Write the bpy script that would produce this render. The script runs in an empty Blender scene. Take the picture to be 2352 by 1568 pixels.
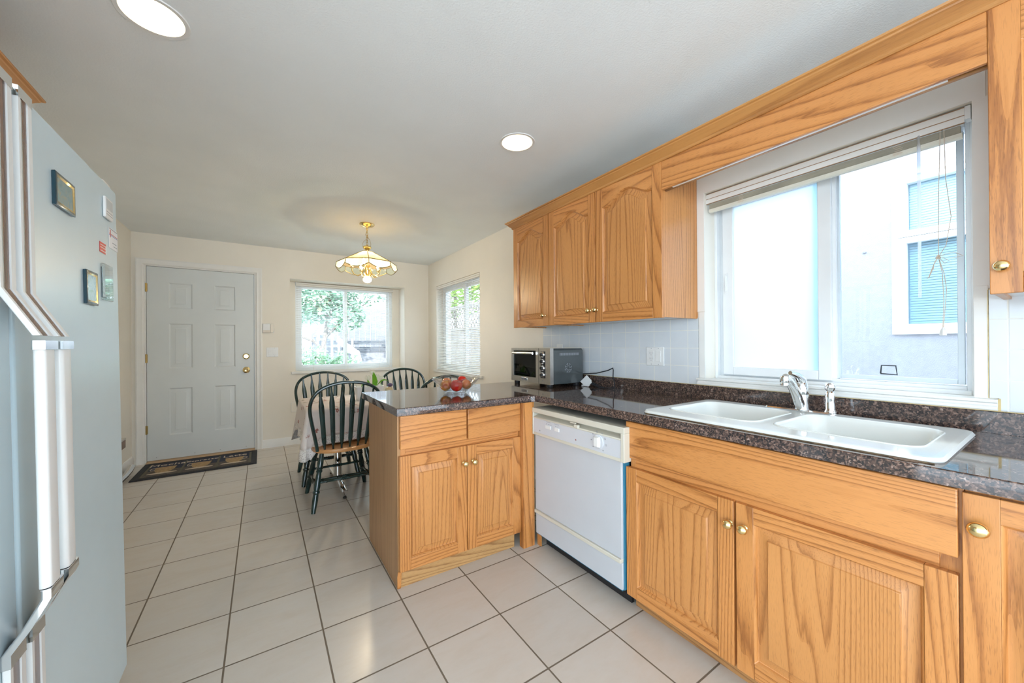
import bpy, bmesh, math, random
from mathutils import Vector, Matrix
R = math.radians
random.seed(7)
C = bpy.context.scene.collection
sc = bpy.context.scene

# ------------------------------------------------------------------ camera
F_PX, YAW, PIT, ROL, CX, CY, CAMH = 858.38, .57673, .00263, -.00626, 1160.7, 788.15, 1.21
_c, _s = math.cos(YAW), math.sin(YAW)
_r, _f, _u = Vector((_c, -_s, 0)), Vector((_s, _c, 0)), Vector((0, 0, 1))
_f2 = _f*math.cos(PIT) + _u*math.sin(PIT)
_u2 = _u*math.cos(PIT) - _f*math.sin(PIT)
_r3 = _r*math.cos(ROL) + _u2*math.sin(ROL)
_u3 = _u2*math.cos(ROL) - _r*math.sin(ROL)
cam = bpy.data.objects.new('camera', bpy.data.cameras.new('camera'))
C.objects.link(cam)
m = Matrix((( _r3.x, _u3.x, -_f2.x, 0), (_r3.y, _u3.y, -_f2.y, 0), (_r3.z, _u3.z, -_f2.z, CAMH), (0, 0, 0, 1)))
cam.matrix_world = m
cam.data.sensor_width = 36
cam.data.sensor_fit = 'HORIZONTAL'
cam.data.lens = F_PX*36/2352
cam.data.shift_x = (1176-CX)/2352
cam.data.shift_y = (CY-784)/2352
cam.data.clip_start = .02
sc.camera = cam

# ------------------------------------------------------------------ world, light, exposure
sc.view_settings.view_transform = 'Standard'
sc.view_settings.look = 'None'
sc.view_settings.gamma = 1
sc.view_settings.use_curve_mapping = False
sc.view_settings.exposure = 0.20
sc.cycles.use_denoising = True
sc.cycles.max_bounces = 10
sc.cycles.diffuse_bounces = 5
sc.cycles.transparent_max_bounces = 24
sc.cycles.sample_clamp_indirect = 6
sc.cycles.caustics_reflective = False
sc.cycles.caustics_refractive = False
w = bpy.data.worlds.new('sky'); sc.world = w
w.use_nodes = True
bg = w.node_tree.nodes['Background']
bg.inputs[0].default_value = (.74, .88, 1.0, 1)
bg.inputs[1].default_value = 6.2

def area(name, loc, rot, sx, sy, power, col, shape='RECTANGLE'):
    l = bpy.data.lights.new(name, 'AREA'); l.shape = shape; l.size = sx
    if shape in ('RECTANGLE', 'ELLIPSE'): l.size_y = sy
    l.energy = power; l.color = col
    o = bpy.data.objects.new(name, l); C.objects.link(o)
    o.location = loc; o.rotation_euler = rot
    return o
# added cool fill light behind the camera, tilted up to brighten the ceiling
area('rear_fill', (.5, -4.9, 1.2), (R(106), 0, 0), 4.5, 2.2, 24, (.72, .88, 1.0))

# added fill light left of and behind the camera, brightens the window wall
area('left_fill', (-4.3, -1.6, 1.35), (R(90), 0, R(-75)), 3.2, 2.1, 26, (.76, .90, 1.0))
# midday sun from behind the house: it reaches the back garden only
sun = bpy.data.objects.new('sun', bpy.data.lights.new('sun', 'SUN')); C.objects.link(sun)
sun.data.energy = 8; sun.data.angle = R(.8); sun.data.color = (1, .96, .90)
sun.rotation_euler = Vector((.0, -.78, .62)).to_track_quat('Z', 'Y').to_euler()

# ------------------------------------------------------------------ materials
def new_mat(name):
    ma = bpy.data.materials.new(name); ma.use_nodes = True
    nt = ma.node_tree
    return ma, nt, nt.nodes['Principled BSDF']
def N(nt, t, **k):
    n = nt.nodes.new(t)
    for a, v in k.items():
        if a.startswith('i_'): n.inputs[int(a[2:])].default_value = v
        else: setattr(n, a, v)
    return n
def L(nt, a, b): nt.links.new(a, b)
def ramp(nt, stops, interp='LINEAR'):
    n = nt.nodes.new('ShaderNodeValToRGB'); n.color_ramp.interpolation = interp
    e = n.color_ramp.elements
    while len(e) < len(stops): e.new(.5)
    for x, (p, c) in zip(e, stops): x.position = p; x.color = (*c, 1)
    return n
def objco(nt, scale=(1, 1, 1), rnd=False, world=False):
    if world:
        src = N(nt, 'ShaderNodeNewGeometry').outputs['Position']
    else:
        src = N(nt, 'ShaderNodeTexCoord').outputs['Object']
    if rnd:
        oi = N(nt, 'ShaderNodeObjectInfo')
        mu = N(nt, 'ShaderNodeVectorMath', operation='SCALE'); mu.inputs[0].default_value = (13.1, 7.7, 9.3)
        L(nt, oi.outputs['Random'], mu.inputs['Scale'])
        ad = N(nt, 'ShaderNodeVectorMath', operation='ADD')
        L(nt, src, ad.inputs[0]); L(nt, mu.outputs[0], ad.inputs[1]); src = ad.outputs[0]
    mp = N(nt, 'ShaderNodeMapping'); mp.inputs['Scale'].default_value = scale
    L(nt, src, mp.inputs[0])
    return mp.outputs[0]
def math1(nt, op, a, b=None, clamp=False):
    n = N(nt, 'ShaderNodeMath', operation=op); n.use_clamp = clamp
    for i, x in enumerate((a, b)):
        if x is None: continue
        if isinstance(x, (int, float)): n.inputs[i].default_value = x
        else: L(nt, x, n.inputs[i])
    return n.outputs[0]
def mixc(nt, fac, a, b, bt='MIX'):
    n = N(nt, 'ShaderNodeMix', data_type='RGBA', blend_type=bt)
    for i, x in ((0, fac), (6, a), (7, b)):
        if isinstance(x, (int, float)): n.inputs[i].default_value = x
        elif isinstance(x, tuple): n.inputs[i].default_value = (*x, 1)
        else: L(nt, x, n.inputs[i])
    return n.outputs[2]
def noise(nt, vec, scale, detail=2, rough=.5, dist=0):
    n = N(nt, 'ShaderNodeTexNoise'); n.inputs['Scale'].default_value = scale
    n.inputs['Detail'].default_value = detail; n.inputs['Roughness'].default_value = rough
    n.inputs['Distortion'].default_value = dist
    L(nt, vec, n.inputs['Vector'])
    return n.outputs['Fac']
def bump(nt, b, h, strength, dist=.002):
    n = N(nt, 'ShaderNodeBump'); n.inputs['Strength'].default_value = strength; n.inputs['Distance'].default_value = dist
    L(nt, h, n.inputs['Height']); L(nt, n.outputs[0], b.inputs['Normal'])

def simple(name, col, rough=.5, metal=0, var=.06, vs=8, bs=0, bstr=.1, bd=.001, coat=0, spec=.5, world=False, emit=0):
    ma, nt, b = new_mat(name)
    co = objco(nt, world=world)
    n = noise(nt, co, vs, 3)
    c0 = tuple(x*(1-var) for x in col); c1 = tuple(min(1, x*(1+var)) for x in col)
    rp = ramp(nt, [(.3, c0), (.7, c1)]); L(nt, n, rp.inputs[0]); L(nt, rp.outputs[0], b.inputs['Base Color'])
    b.inputs['Roughness'].default_value = rough; b.inputs['Metallic'].default_value = metal
    b.inputs['Specular IOR Level'].default_value = spec
    b.inputs['Coat Weight'].default_value = coat
    if bs: bump(nt, b, noise(nt, co, bs, 2), bstr, bd)
    if emit:
        b.inputs['Emission Color'].default_value = (*col, 1); b.inputs['Emission Strength'].default_value = emit
    return ma

def oak(name, axis, light, mid, dark, rough=.34, freq=52.0, pore=1.0, contrast=1.0):
    ma, nt, b = new_mat(name)
    sq = .055
    s = {'X': (sq, 1, 1), 'Y': (1, sq, 1), 'Z': (1, 1, sq)}[axis]
    co = objco(nt, s, rnd=True)
    n1 = noise(nt, co, 2.9, 1.6, .38, .1)
    fr = math1(nt, 'FRACT', math1(nt, 'MULTIPLY', n1, freq))
    n3 = noise(nt, co, 60, 3, .6)
    rg = math1(nt, 'ADD', math1(nt, 'MULTIPLY', fr, .8), math1(nt, 'MULTIPLY', math1(nt, 'SUBTRACT', n3, .5), .55))
    dk = tuple(m_+(d_-m_)*contrast for m_, d_ in zip(mid, dark))
    rp = ramp(nt, [(.0, mid), (.06, dk), (.20, mid), (.42, light), (.74, light), (.86, mid)]); L(nt, rg, rp.inputs[0])
    # pores: short dark dashes along the grain, denser in the dark early wood
    ps = {'X': (40, 560, 560), 'Y': (560, 40, 560), 'Z': (560, 560, 40)}[axis]
    n2 = noise(nt, objco(nt, ps, rnd=True), 1, 1.5, .5)
    pr = ramp(nt, [(.34, (1, 1, 1)), (.46, (0, 0, 0))]); L(nt, n2, pr.inputs[0])
    pf = math1(nt, 'MULTIPLY', pr.outputs[0], math1(nt, 'SUBTRACT', 1.0, math1(nt, 'MULTIPLY', fr, .8)), True)
    col = mixc(nt, math1(nt, 'MULTIPLY', pf, .5*pore, True), rp.outputs[0], tuple(x*.6 for x in dark))
    big = noise(nt, objco(nt, rnd=True), 2.0, 2)
    br = ramp(nt, [(.3, (.92, .90, .87)), (.7, (1.05, 1.04, 1.03))]); L(nt, big, br.inputs[0])
    col = mixc(nt, 1.0, col, br.outputs[0], 'MULTIPLY')
    L(nt, col, b.inputs['Base Color'])
    b.inputs['Roughness'].default_value = rough
    b.inputs['Coat Weight'].default_value = .08; b.inputs['Coat Roughness'].default_value = .25
    bump(nt, b, n2, .12, .0006)
    return ma
OL, OM, OD = (.60, .258, .077), (.52, .21, .056), (.33, .12, .03)
oak_v = oak('oak_upright', 'Z', OL, OM, OD)
oak_p = oak('oak_panel', 'Z', (.585, .262, .082), (.53, .226, .066), (.36, .14, .037), freq=46)
oak_y = oak('oak_along_run', 'Y', OL, OM, OD)
oak_x = oak('oak_across', 'X', OL, OM, OD)
oak_side = oak('oak_veneer_side', 'Z', (.43, .235, .105), (.405, .22, .096), (.36, .19, .08), rough=.4, freq=16, pore=.6)
oak_toe = oak('oak_toe_board', 'X', (.52, .30, .12), (.44, .24, .09), (.30, .145, .05), rough=.45)
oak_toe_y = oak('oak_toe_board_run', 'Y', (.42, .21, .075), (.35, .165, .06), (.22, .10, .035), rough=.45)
oak_crown = oak('oak_crown', 'Y', (.54, .26, .082), (.48, .22, .066), (.39, .17, .05), freq=14, pore=.5)
oak_seat = oak('seat_wood', 'X', (.62, .31, .115), (.55, .26, .09), (.40, .17, .05), freq=7)
oak_dark = simple('cabinet_gap_shadow', (.10, .045, .018), .7)

def granite():
    ma, nt, b = new_mat('granite_laminate')
    co = objco(nt, world=True)
    v = N(nt, 'ShaderNodeTexVoronoi'); v.inputs['Scale'].default_value = 210; v.inputs['Randomness'].default_value = 1
    ds = N(nt, 'ShaderNodeVectorMath', operation='ADD')
    nn = N(nt, 'ShaderNodeTexNoise'); nn.inputs['Scale'].default_value = 90; nn.inputs['Detail'].default_value = 3
    L(nt, co, nn.inputs['Vector'])
    sc1 = N(nt, 'ShaderNodeVectorMath', operation='SCALE'); sc1.inputs['Scale'].default_value = .012
    L(nt, nn.outputs['Color'], sc1.inputs[0]); L(nt, co, ds.inputs[0]); L(nt, sc1.outputs[0], ds.inputs[1])
    L(nt, ds.outputs[0], v.inputs['Vector'])
    sp = N(nt, 'ShaderNodeSeparateColor'); L(nt, v.outputs['Color'], sp.inputs[0])
    rp = ramp(nt, [(0, (.014, .012, .014)), (.30, (.032, .026, .026)), (.48, (.078, .048, .039)), (.66, (.14, .088, .07)), (.82, (.26, .17, .135)), (.93, (.38, .31, .28))], 'LINEAR')
    n2 = noise(nt, co, 55, 4, .6)
    f = math1(nt, 'ADD', math1(nt, 'MULTIPLY', sp.outputs[0], .62), math1(nt, 'MULTIPLY', math1(nt, 'SUBTRACT', n2, .28), .75))
    L(nt, f, rp.inputs[0]); L(nt, rp.outputs[0], b.inputs['Base Color'])
    b.inputs['Roughness'].default_value = .05
    b.inputs['Specular IOR Level'].default_value = .55
    return ma
granite_m = granite()

TILE, TX0, TY0 = .33873, -.80359, 3.45918
def floor_mat():
    ma, nt, b = new_mat('floor_tile')
    pos = objco(nt, world=True)
    sx = N(nt, 'ShaderNodeSeparateXYZ'); L(nt, pos, sx.inputs[0])
    ux = math1(nt, 'DIVIDE', math1(nt, 'SUBTRACT', sx.outputs[0], TX0), TILE)
    uy = math1(nt, 'DIVIDE', math1(nt, 'SUBTRACT', sx.outputs[1], TY0), TILE)
    def edge(u):
        fr = math1(nt, 'FRACT', u)
        return math1(nt, 'MINIMUM', fr, math1(nt, 'SUBTRACT', 1.0, fr))
    d = math1(nt, 'MINIMUM', edge(ux), edge(uy))
    g = ramp(nt, [(.0085, (1, 1, 1)), (.0115, (0, 0, 0))]); L(nt, d, g.inputs[0])
    cell = N(nt, 'ShaderNodeCombineXYZ'); L(nt, math1(nt, 'FLOOR', ux), cell.inputs[0]); L(nt, math1(nt, 'FLOOR', uy), cell.inputs[1])
    wn = N(nt, 'ShaderNodeTexWhiteNoise'); L(nt, cell.outputs[0], wn.inputs['Vector'])
    off = N(nt, 'ShaderNodeVectorMath', operation='MULTIPLY_ADD')
    off.inputs[1].default_value = (1, 2.6, 1)
    sc2 = N(nt, 'ShaderNodeVectorMath', operation='SCALE'); sc2.inputs['Scale'].default_value = 20
    L(nt, wn.outputs['Color'], sc2.inputs[0]); L(nt, pos, off.inputs[0]); L(nt, sc2.outputs[0], off.inputs[2])
    n1 = noise(nt, off.outputs[0], 4.2, 5, .6, .6)
    n2 = noise(nt, off.outputs[0], 26, 4, .6)
    f = math1(nt, 'ADD', math1(nt, 'MULTIPLY', n1, .75), math1(nt, 'MULTIPLY', n2, .25))
    rp = ramp(nt, [(.30, (.585, .525, .455)), (.5, (.61, .56, .50)), (.70, (.62, .582, .535))]); L(nt, f, rp.inputs[0])
    tv = math1(nt, 'ADD', math1(nt, 'MULTIPLY', wn.outputs['Value'], .07), .955)
    tc = N(nt, 'ShaderNodeVectorMath', operation='SCALE'); L(nt, rp.outputs[0], tc.inputs[0]); L(nt, tv, tc.inputs['Scale'])
    col = mixc(nt, g.outputs[0], tc.outputs[0], (.17, .135, .10))
    L(nt, col, b.inputs['Base Color'])
    ro = math1(nt, 'ADD', math1(nt, 'MULTIPLY', g.outputs[0], .5), math1(nt, 'MULTIPLY', n2, .10))
    L(nt, math1(nt, 'ADD', ro, .17), b.inputs['Roughness'])
    b.inputs['Specular IOR Level'].default_value = .38
    hgt = math1(nt, 'ADD', math1(nt, 'MULTIPLY', g.outputs[0], -1.0), math1(nt, 'MULTIPLY', n2, .05))
    bump(nt, b, hgt, .25, .002)
    return ma
floor_m = floor_mat()

def wall_tile_mat():
    ma, nt, b = new_mat('white_wall_tile')
    pos = objco(nt, world=True)
    sx = N(nt, 'ShaderNodeSeparateXYZ'); L(nt, pos, sx.inputs[0])
    uy = math1(nt, 'DIVIDE', math1(nt, 'SUBTRACT', sx.outputs[1], 2.5595), .1105)
    uz = math1(nt, 'DIVIDE', math1(nt, 'SUBTRACT', sx.outputs[2], .976), .1025)
    def edge(u):
        fr = math1(nt, 'FRACT', u)
        return math1(nt, 'MINIMUM', fr, math1(nt, 'SUBTRACT', 1.0, fr))
    d = math1(nt, 'MINIMUM', edge(uy), edge(uz))
    g = ramp(nt, [(.012, (1, 1, 1)), (.024, (0, 0, 0))]); L(nt, d, g.inputs[0])
    n = noise(nt, pos, 9, 2)
    rp = ramp(nt, [(.3, (.64, .67, .70)), (.7, (.68, .71, .74))]); L(nt, n, rp.inputs[0])
    L(nt, mixc(nt, g.outputs[0], rp.outputs[0], (.80, .79, .74)), b.inputs['Base Color'])
    L(nt, math1(nt, 'ADD', math1(nt, 'MULTIPLY', g.outputs[0], .5), .14), b.inputs['Roughness'])
    bump(nt, b, math1(nt, 'ADD', math1(nt, 'MULTIPLY', g.outputs[0], -1), math1(nt, 'MULTIPLY', n, .3)), .3, .0015)
    return ma
wall_tile_m = wall_tile_mat()

cream = simple('cream_wall_paint', (.82, .775, .69), .6, var=.02, vs=3, bs=180, bstr=.06, world=True)
ceil_m = simple('textured_ceiling', (.81, .85, .87), .75, var=.02, vs=3, bs=130, bstr=.45, bd=.0025, world=True)
trim_white = simple('white_trim_paint', (.80, .79, .76), .4, var=.02)
door_white = simple('door_paint', (.66, .69, .69), .38, var=.02, vs=4)
vinyl = simple('white_vinyl', (.80, .82, .83), .35, var=.02)
cabin_white = simple('white_cabinet_lining', (.78, .78, .78), .4, var=.02)
fridge_w = simple('fridge_enamel_window_tint', (.57, .69, .74), .28, var=.015, bs=420, bstr=.10, bd=.0008)  # white enamel with the bluish window light tinted into its colour
fridge_trim = simple('fridge_trim_plastic', (.78, .79, .78), .3, var=.02)
fridge_wood = oak('dark_wood_inlay', 'Z', (.20, .105, .07), (.15, .075, .05), (.08, .04, .03), rough=.2, freq=40)
chrome = simple('chrome', (.82, .83, .84), .08, 1, var=.02)
chrome_soft = simple('brushed_steel', (.60, .57, .53), .30, 1, var=.05, vs=60)
brass = simple('polished_brass', (.86, .68, .34), .14, 1, var=.05)
brass_old = simple('antique_brass', (.50, .36, .14), .3, 1, var=.1)
lead_m = simple('dark_brass_came', (.20, .14, .05), .35, 1, var=.1)
green_paint = simple('dark_green_lacquer', (.010, .032, .030), .24, var=.2, coat=.5)
black_m = simple('black_plastic', (.012, .012, .014), .4, var=.1)
black_rub = simple('black_rubber', (.02, .021, .026), .8, var=.2, vs=40)
dw_white = simple('dishwasher_white', (.54, .565, .60), .32, var=.015)
dw_cream = simple('dishwasher_almond_trim', (.64, .61, .52), .35, var=.02)
dw_blue = simple('blue_film_edge', (.04, .20, .31), .3, var=.05)
dw_panel = simple('dishwasher_control_face', (.60, .62, .66), .3, var=.015)
grey_ink = simple('grey_print', (.28, .29, .32), .6)
enamel = simple('sink_enamel', (.78, .79, .76), .12, var=.015, coat=.3)
caulk = simple('yellowed_caulk', (.60, .46, .22), .7, var=.2, vs=30)
chip_m = simple('chipped_brown_board', (.18, .11, .07), .85, var=.4, vs=120, bs=150, bstr=.6)
blind_w = simple('blind_slat_white', (.80, .79, .74), .4, var=.02)
blind_old = simple('blind_aged_ivory', (.70, .68, .58), .45, var=.03)
line_brown = simple('blind_edge_line', (.36, .22, .12), .6)
cord_m = simple('blind_cord', (.72, .62, .50), .8, var=.1)
plastic_w = simple('white_plastic', (.78, .78, .77), .35, var=.02)
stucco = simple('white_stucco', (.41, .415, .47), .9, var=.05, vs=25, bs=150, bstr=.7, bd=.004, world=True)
nbr_frame = simple('neighbour_window_white', (.90, .90, .90), .5, var=.02)
nbr_blind = simple('neighbour_blind_blue', (.38, .58, .68), .5, var=.05)
grass_m = simple('lawn', (.16, .24, .09), .9, var=.4, vs=30)
conc_m = simple('concrete_block', (.22, .225, .25), .9, var=.2, vs=14)
fence_m = simple('weathered_fence', (.26, .235, .22), .85, var=.2, vs=10)
fence_w = simple('white_fence_paint', (.88, .88, .88), .6, var=.03)
bark = simple('tree_bark', (.16, .13, .11), .9, var=.3, vs=30)
leaf_a = simple('leaf_green', (.16, .30, .20), .6, var=.5, vs=3)
leaf_b = simple('leaf_bush', (.18, .34, .18), .6, var=.5, vs=6)
leaf_c = simple('leaf_bright', (.16, .30, .03), .6, var=.4, vs=3)
glow_warm = simple('lamp_glow', (1, .93, .76), .5, emit=9, var=0)
glow_bulb = simple('bulb_glow', (1, .86, .62), .5, emit=14, var=0)
reflector = simple('can_reflector', (.92, .88, .78), .35, var=.02)

def glass_mat(name, tint=(1, 1, 1), refl=.10, rough=.0, frost=0, cap=1.0):
    ma = bpy.data.materials.new(name); ma.use_nodes = True
    nt = ma.node_tree; nt.nodes.clear()
    out = N(nt, 'ShaderNodeOutputMaterial')
    tr = N(nt, 'ShaderNodeBsdfTransparent'); tr.inputs[0].default_value = (*tint, 1)
    gl = N(nt, 'ShaderNodeBsdfGlossy'); gl.inputs['Roughness'].default_value = rough
    lw = N(nt, 'ShaderNodeLayerWeight'); lw.inputs[0].default_value = .5
    frs = math1(nt, 'ADD', math1(nt, 'MULTIPLY', math1(nt, 'POWER', lw.outputs['Facing'], 5.0), .96), .04)
    nz = noise(nt, objco(nt), 5, 2)
    fac = math1(nt, 'MULTIPLY', frs, math1(nt, 'ADD', math1(nt, 'MULTIPLY', nz, .1), refl*10-.05), True)
    fac = math1(nt, 'MINIMUM', fac, cap)
    mx = N(nt, 'ShaderNodeMixShader'); L(nt, fac, mx.inputs[0]); L(nt, tr.outputs[0], mx.inputs[1]); L(nt, gl.outputs[0], mx.inputs[2])
    last = mx.outputs[0]
    if frost:
        tl = N(nt, 'ShaderNodeBsdfTranslucent'); tl.inputs[0].default_value = (*tint, 1)
        df = N(nt, 'ShaderNodeBsdfDiffuse'); df.inputs[0].default_value = (*tint, 1)
        m3 = N(nt, 'ShaderNodeMixShader'); m3.inputs[0].default_value = .08; L(nt, tl.outputs[0], m3.inputs[1]); L(nt, df.outputs[0], m3.inputs[2])
        m2 = N(nt, 'ShaderNodeMixShader'); m2.inputs[0].default_value = frost; L(nt, last, m2.inputs[1]); L(nt, m3.outputs[0], m2.inputs[2])
        last = m2.outputs[0]
    L(nt, last, out.inputs[0])
    return ma
glass_clear = glass_mat('window_glass', (.97, .99, 1), .08)
glass_frost = glass_mat('hazy_window_glass', (.88, .93, .955), .10, .02, frost=.5)
glass_dark = glass_mat('smoked_oven_glass', (.28, .30, .30), .10, .02)
glass_edge = glass_mat('teal_insect_screen', (.62, .80, .84), .02, .3)
lamp_glass = glass_mat('frosted_amber_glass', (1, .88, .66), .06, .1, frost=.8)
lamp_skirt = glass_mat('pebbled_clear_glass', (.90, .95, .90), .12, .08, frost=.22)
acrylic = glass_mat('clear_acrylic', (.94, .97, .98), .14, .02, frost=.12)
cut_glass = glass_mat('cut_glass', (.96, .965, .99), .22, .02, frost=.05, cap=.40)
wand_m = glass_mat('clear_wand', (.95, .97, 1), .10, .05, frost=.55)

# ------------------------------------------------------------------ mesh builder
class MB:
    def __init__(s): s.v, s.f, s.m, s.xf = [], [], [], None
    def frame(s, O, U, Nn): s.xf = (Vector(O), Vector(U), Vector(Nn)); return s
    def P(s, p):
        if s.xf:
            O, U, Nn = s.xf
            return O + U*p[0] + Nn*p[1] + Vector((0, 0, p[2]))
        return Vector(p)
    def add(s, pts, faces, m=0):
        k = len(s.v); s.v += [s.P(p) for p in pts]
        s.f += [[k+i for i in f] for f in faces]; s.m += [m]*len(faces)
        return s
    def box(s, x0, x1, y0, y1, z0, z1, m=0):
        return s.add([(x0,y0,z0),(x1,y0,z0),(x1,y1,z0),(x0,y1,z0),(x0,y0,z1),(x1,y0,z1),(x1,y1,z1),(x0,y1,z1)],
                     [(0,3,2,1),(4,5,6,7),(0,1,5,4),(1,2,6,5),(2,3,7,6),(3,0,4,7)], m)
    def loft(s, loops, m=0, closed=True, cap0=True, cap1=True):
        n = len(loops[0]); pts = [p for l in loops for p in l]; fs = []
        for a in range(len(loops)-1):
            for i in range(n if closed else n-1):
                j = (i+1) % n
                fs.append((a*n+i, a*n+j, (a+1)*n+j, (a+1)*n+i))
        if closed and cap0: fs.append(tuple(range(n-1, -1, -1)))
        if closed and cap1: fs.append(tuple((len(loops)-1)*n+i for i in range(n)))
        return s.add(pts, fs, m)
    def prism(s, poly, vec, m=0):
        v = Vector(vec)
        return s.loft([[Vector(p) for p in poly], [Vector(p)+v for p in poly]], m)
    def lathe(s, prof, c=(0,0,0), n=24, m=0, ax='Z', squash=(1,1)):
        c = Vector(c); loops = []
        for r, h in prof:
            l = []
            for i in range(n):
                a = 2*math.pi*i/n; x, y = r*math.cos(a)*squash[0], r*math.sin(a)*squash[1]
                l.append(c + Vector({'Z': (x, y, h), 'X': (h, x, y), 'Y': (y, h, x)}[ax]))
            loops.append(l)
        return s.loft(loops, m)
    def tube(s, path, r, n=10, m=0, flat=1.0, up=None):
        path = [Vector(p) for p in path]; loops = []
        k = len(path); prevn = None
        for i, p in enumerate(path):
            t = (path[min(i+1, k-1)] - path[max(i-1, 0)]).normalized()
            if prevn is None:
                ref = Vector(up) if up else (Vector((0, 0, 1)) if abs(t.z) < .9 else Vector((1, 0, 0)))
                nn = (ref - t*ref.dot(t)).normalized()
            else:
                nn = (prevn - t*prevn.dot(t))
                nn = nn.normalized() if nn.length > 1e-6 else prevn
            prevn = nn; bb = t.cross(nn)
            rr = r[i] if isinstance(r, (list, tuple)) else r
            loops.append([p + nn*(rr*math.cos(2*math.pi*j/n)) + bb*(rr*flat*math.sin(2*math.pi*j/n)) for j in range(n)])
        return s.loft(loops, m)
    def ball(s, c, r, n=12, m=0):
        rx, ry, rz = r if isinstance(r, tuple) else (r, r, r)
        prof = []
        for k in range(n+1):
            a = -math.pi/2 + math.pi*k/n
            prof.append((max(math.cos(a), .001), math.sin(a)))
        c = Vector(c)
        loops = [[c + Vector((rx*q*math.cos(2*math.pi*i/(2*n)), ry*q*math.sin(2*math.pi*i/(2*n)), rz*h)) for i in range(2*n)] for q, h in prof]
        return s.loft(loops, m)
    def build(s, name, mats, parent=None, bevel=0, seg=2, ang=32, flatshade=False):
        me = bpy.data.meshes.new(name)
        org = Vector((0, 0, 0))
        o = bpy.data.objects.new(name, me); C.objects.link(o)
        if parent is not None:
            o.parent = parent
            q = parent
            while q is not None: org += q.location; q = q.parent
        me.from_pydata([tuple(v-org) for v in s.v], [], s.f)
        for ma in (mats if isinstance(mats, (list, tuple)) else [mats]): me.materials.append(ma)
        for p, mi in zip(me.polygons, s.m): p.material_index = mi
        bm = bmesh.new(); bm.from_mesh(me); bmesh.ops.recalc_face_normals(bm, faces=bm.faces); bm.to_mesh(me); bm.free()
        if not flatshade:
            for p in me.polygons: p.use_smooth = True
            me.set_sharp_from_angle(angle=R(ang))
        if bevel:
            b = o.modifiers.new('bevel', 'BEVEL'); b.width = bevel; b.segments = seg; b.limit_method = 'ANGLE'; b.angle_limit = R(40)
            b.harden_normals = False
        return o

def recenter(o, loc):
    loc = Vector(loc)
    for v in o.data.vertices: v.co -= loc
    o.location = loc
def tag(o, label=None, cat=None, group=None, kind=None):
    if label: o['label'] = label
    if cat: o['category'] = cat
    if group: o['group'] = group
    if kind: o['kind'] = kind
    return o
def thing(name, label, cat, loc=(0, 0, 0), group=None):
    o = bpy.data.objects.new(name, None); C.objects.link(o)
    o.location = loc; o.empty_display_size = .1
    return tag(o, label, cat, group)
def struct(o, label=None):
    return tag(o, label, None, None, 'structure')
def children(o): return [x for x in bpy.data.objects if x.parent == o]
def copy_tree(o, parent=None):
    c = o.copy(); C.objects.link(c)
    if parent is not None: c.parent = parent
    for ch in children(o): copy_tree(ch, c)
    return c
def text_mesh(s, name, mat, parent, size, depth, mtx):
    cu = bpy.data.curves.new(name, 'FONT'); cu.body = s; cu.size = size; cu.extrude = depth; cu.align_x = 'CENTER'; cu.align_y = 'CENTER'
    t = bpy.data.objects.new('tmp_text', cu); C.objects.link(t)
    dg = bpy.context.evaluated_depsgraph_get()
    me = bpy.data.meshes.new_from_object(t.evaluated_get(dg))
    bpy.data.objects.remove(t); bpy.data.curves.remove(cu)
    me.name = name
    o = bpy.data.objects.new(name, me); C.objects.link(o)
    org = Vector((0, 0, 0)); q = parent
    while q is not None: org += q.location; q = q.parent
    me.transform(Matrix.Translation(-org) @ mtx)
    me.materials.clear(); me.materials.append(mat)
    if parent is not None: o.parent = parent
    return o
def basis(o, ux, uy, un):
    ux, uy, un = Vector(ux), Vector(uy), Vector(un)
    return Matrix(((ux.x, uy.x, un.x, o[0]), (ux.y, uy.y, un.y, o[1]), (ux.z, uy.z, un.z, o[2]), (0, 0, 0, 1)))
# ------------------------------------------------------------------ room shell
XW, YB, ZCEIL, XL, YR = 2.065, 5.26, 2.385, -1.117, -5.0
def holes_wall(mb, axis, a0, a1, b0, b1, z0, z1, holes, m=0):
    """wall slab between planes a0..a1 on `axis`; b is the in-plane coordinate"""
    bs = sorted({b0, b1, *[h[0] for h in holes], *[h[1] for h in holes]})
    zs = sorted({z0, z1, *[h[2] for h in holes], *[h[3] for h in holes]})
    def solid(i, j):
        cb, cz = (bs[i]+bs[i+1])/2, (zs[j]+zs[j+1])/2
        return not any(h[0] < cb < h[1] and h[2] < cz < h[3] for h in holes)
    for i in range(len(bs)-1):
        j = 0
        while j < len(zs)-1:
            if not solid(i, j): j += 1; continue
            k = j
            while k+1 < len(zs)-1 and solid(i, k+1): k += 1
            if axis == 'X': mb.box(a0, a1, bs[i], bs[i+1], zs[j], zs[k+1], m)
            else: mb.box(bs[i], bs[i+1], a0, a1, zs[j], zs[k+1], m)
            j = k+1
KW = (.200, 1.135, 1.012, 2.042)      # kitchen window opening (Y0,Y1,Z0,Z1)
SW = (3.700, 4.955, .858, 2.032)      # dining side window
BW = (.285, 1.705, .880, 2.030)       # deep recess in the back wall
BG = (.360, 1.605, .880, 2.030)       # window opening at the back of that recess
mb = MB(); mb.box(XL-.3, XW+.3, .5, YB+.4, -.12, 0); mb.box(XL-2.5, XW+.25, YR-.2, .5, -.12, 0); struct(mb.build('floor', floor_m), 'beige ceramic tile floor with brown grout')
mb = MB(); mb.box(XL-.3, XW+.3, .5, YB+.4, ZCEIL, ZCEIL+.15); mb.box(XL-2.5, XW+.3, YR-.2, .5, ZCEIL, ZCEIL+.15); ceiling = struct(mb.build('ceiling', ceil_m), 'pale grey textured ceiling')
mb = MB(); holes_wall(mb, 'X', XW, XW+.22, -1.3, YB+.4, 0, ZCEIL, [KW, SW]); struct(mb.build('wall_right', cream), 'cream right wall with the kitchen window')
mb = MB()
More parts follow.
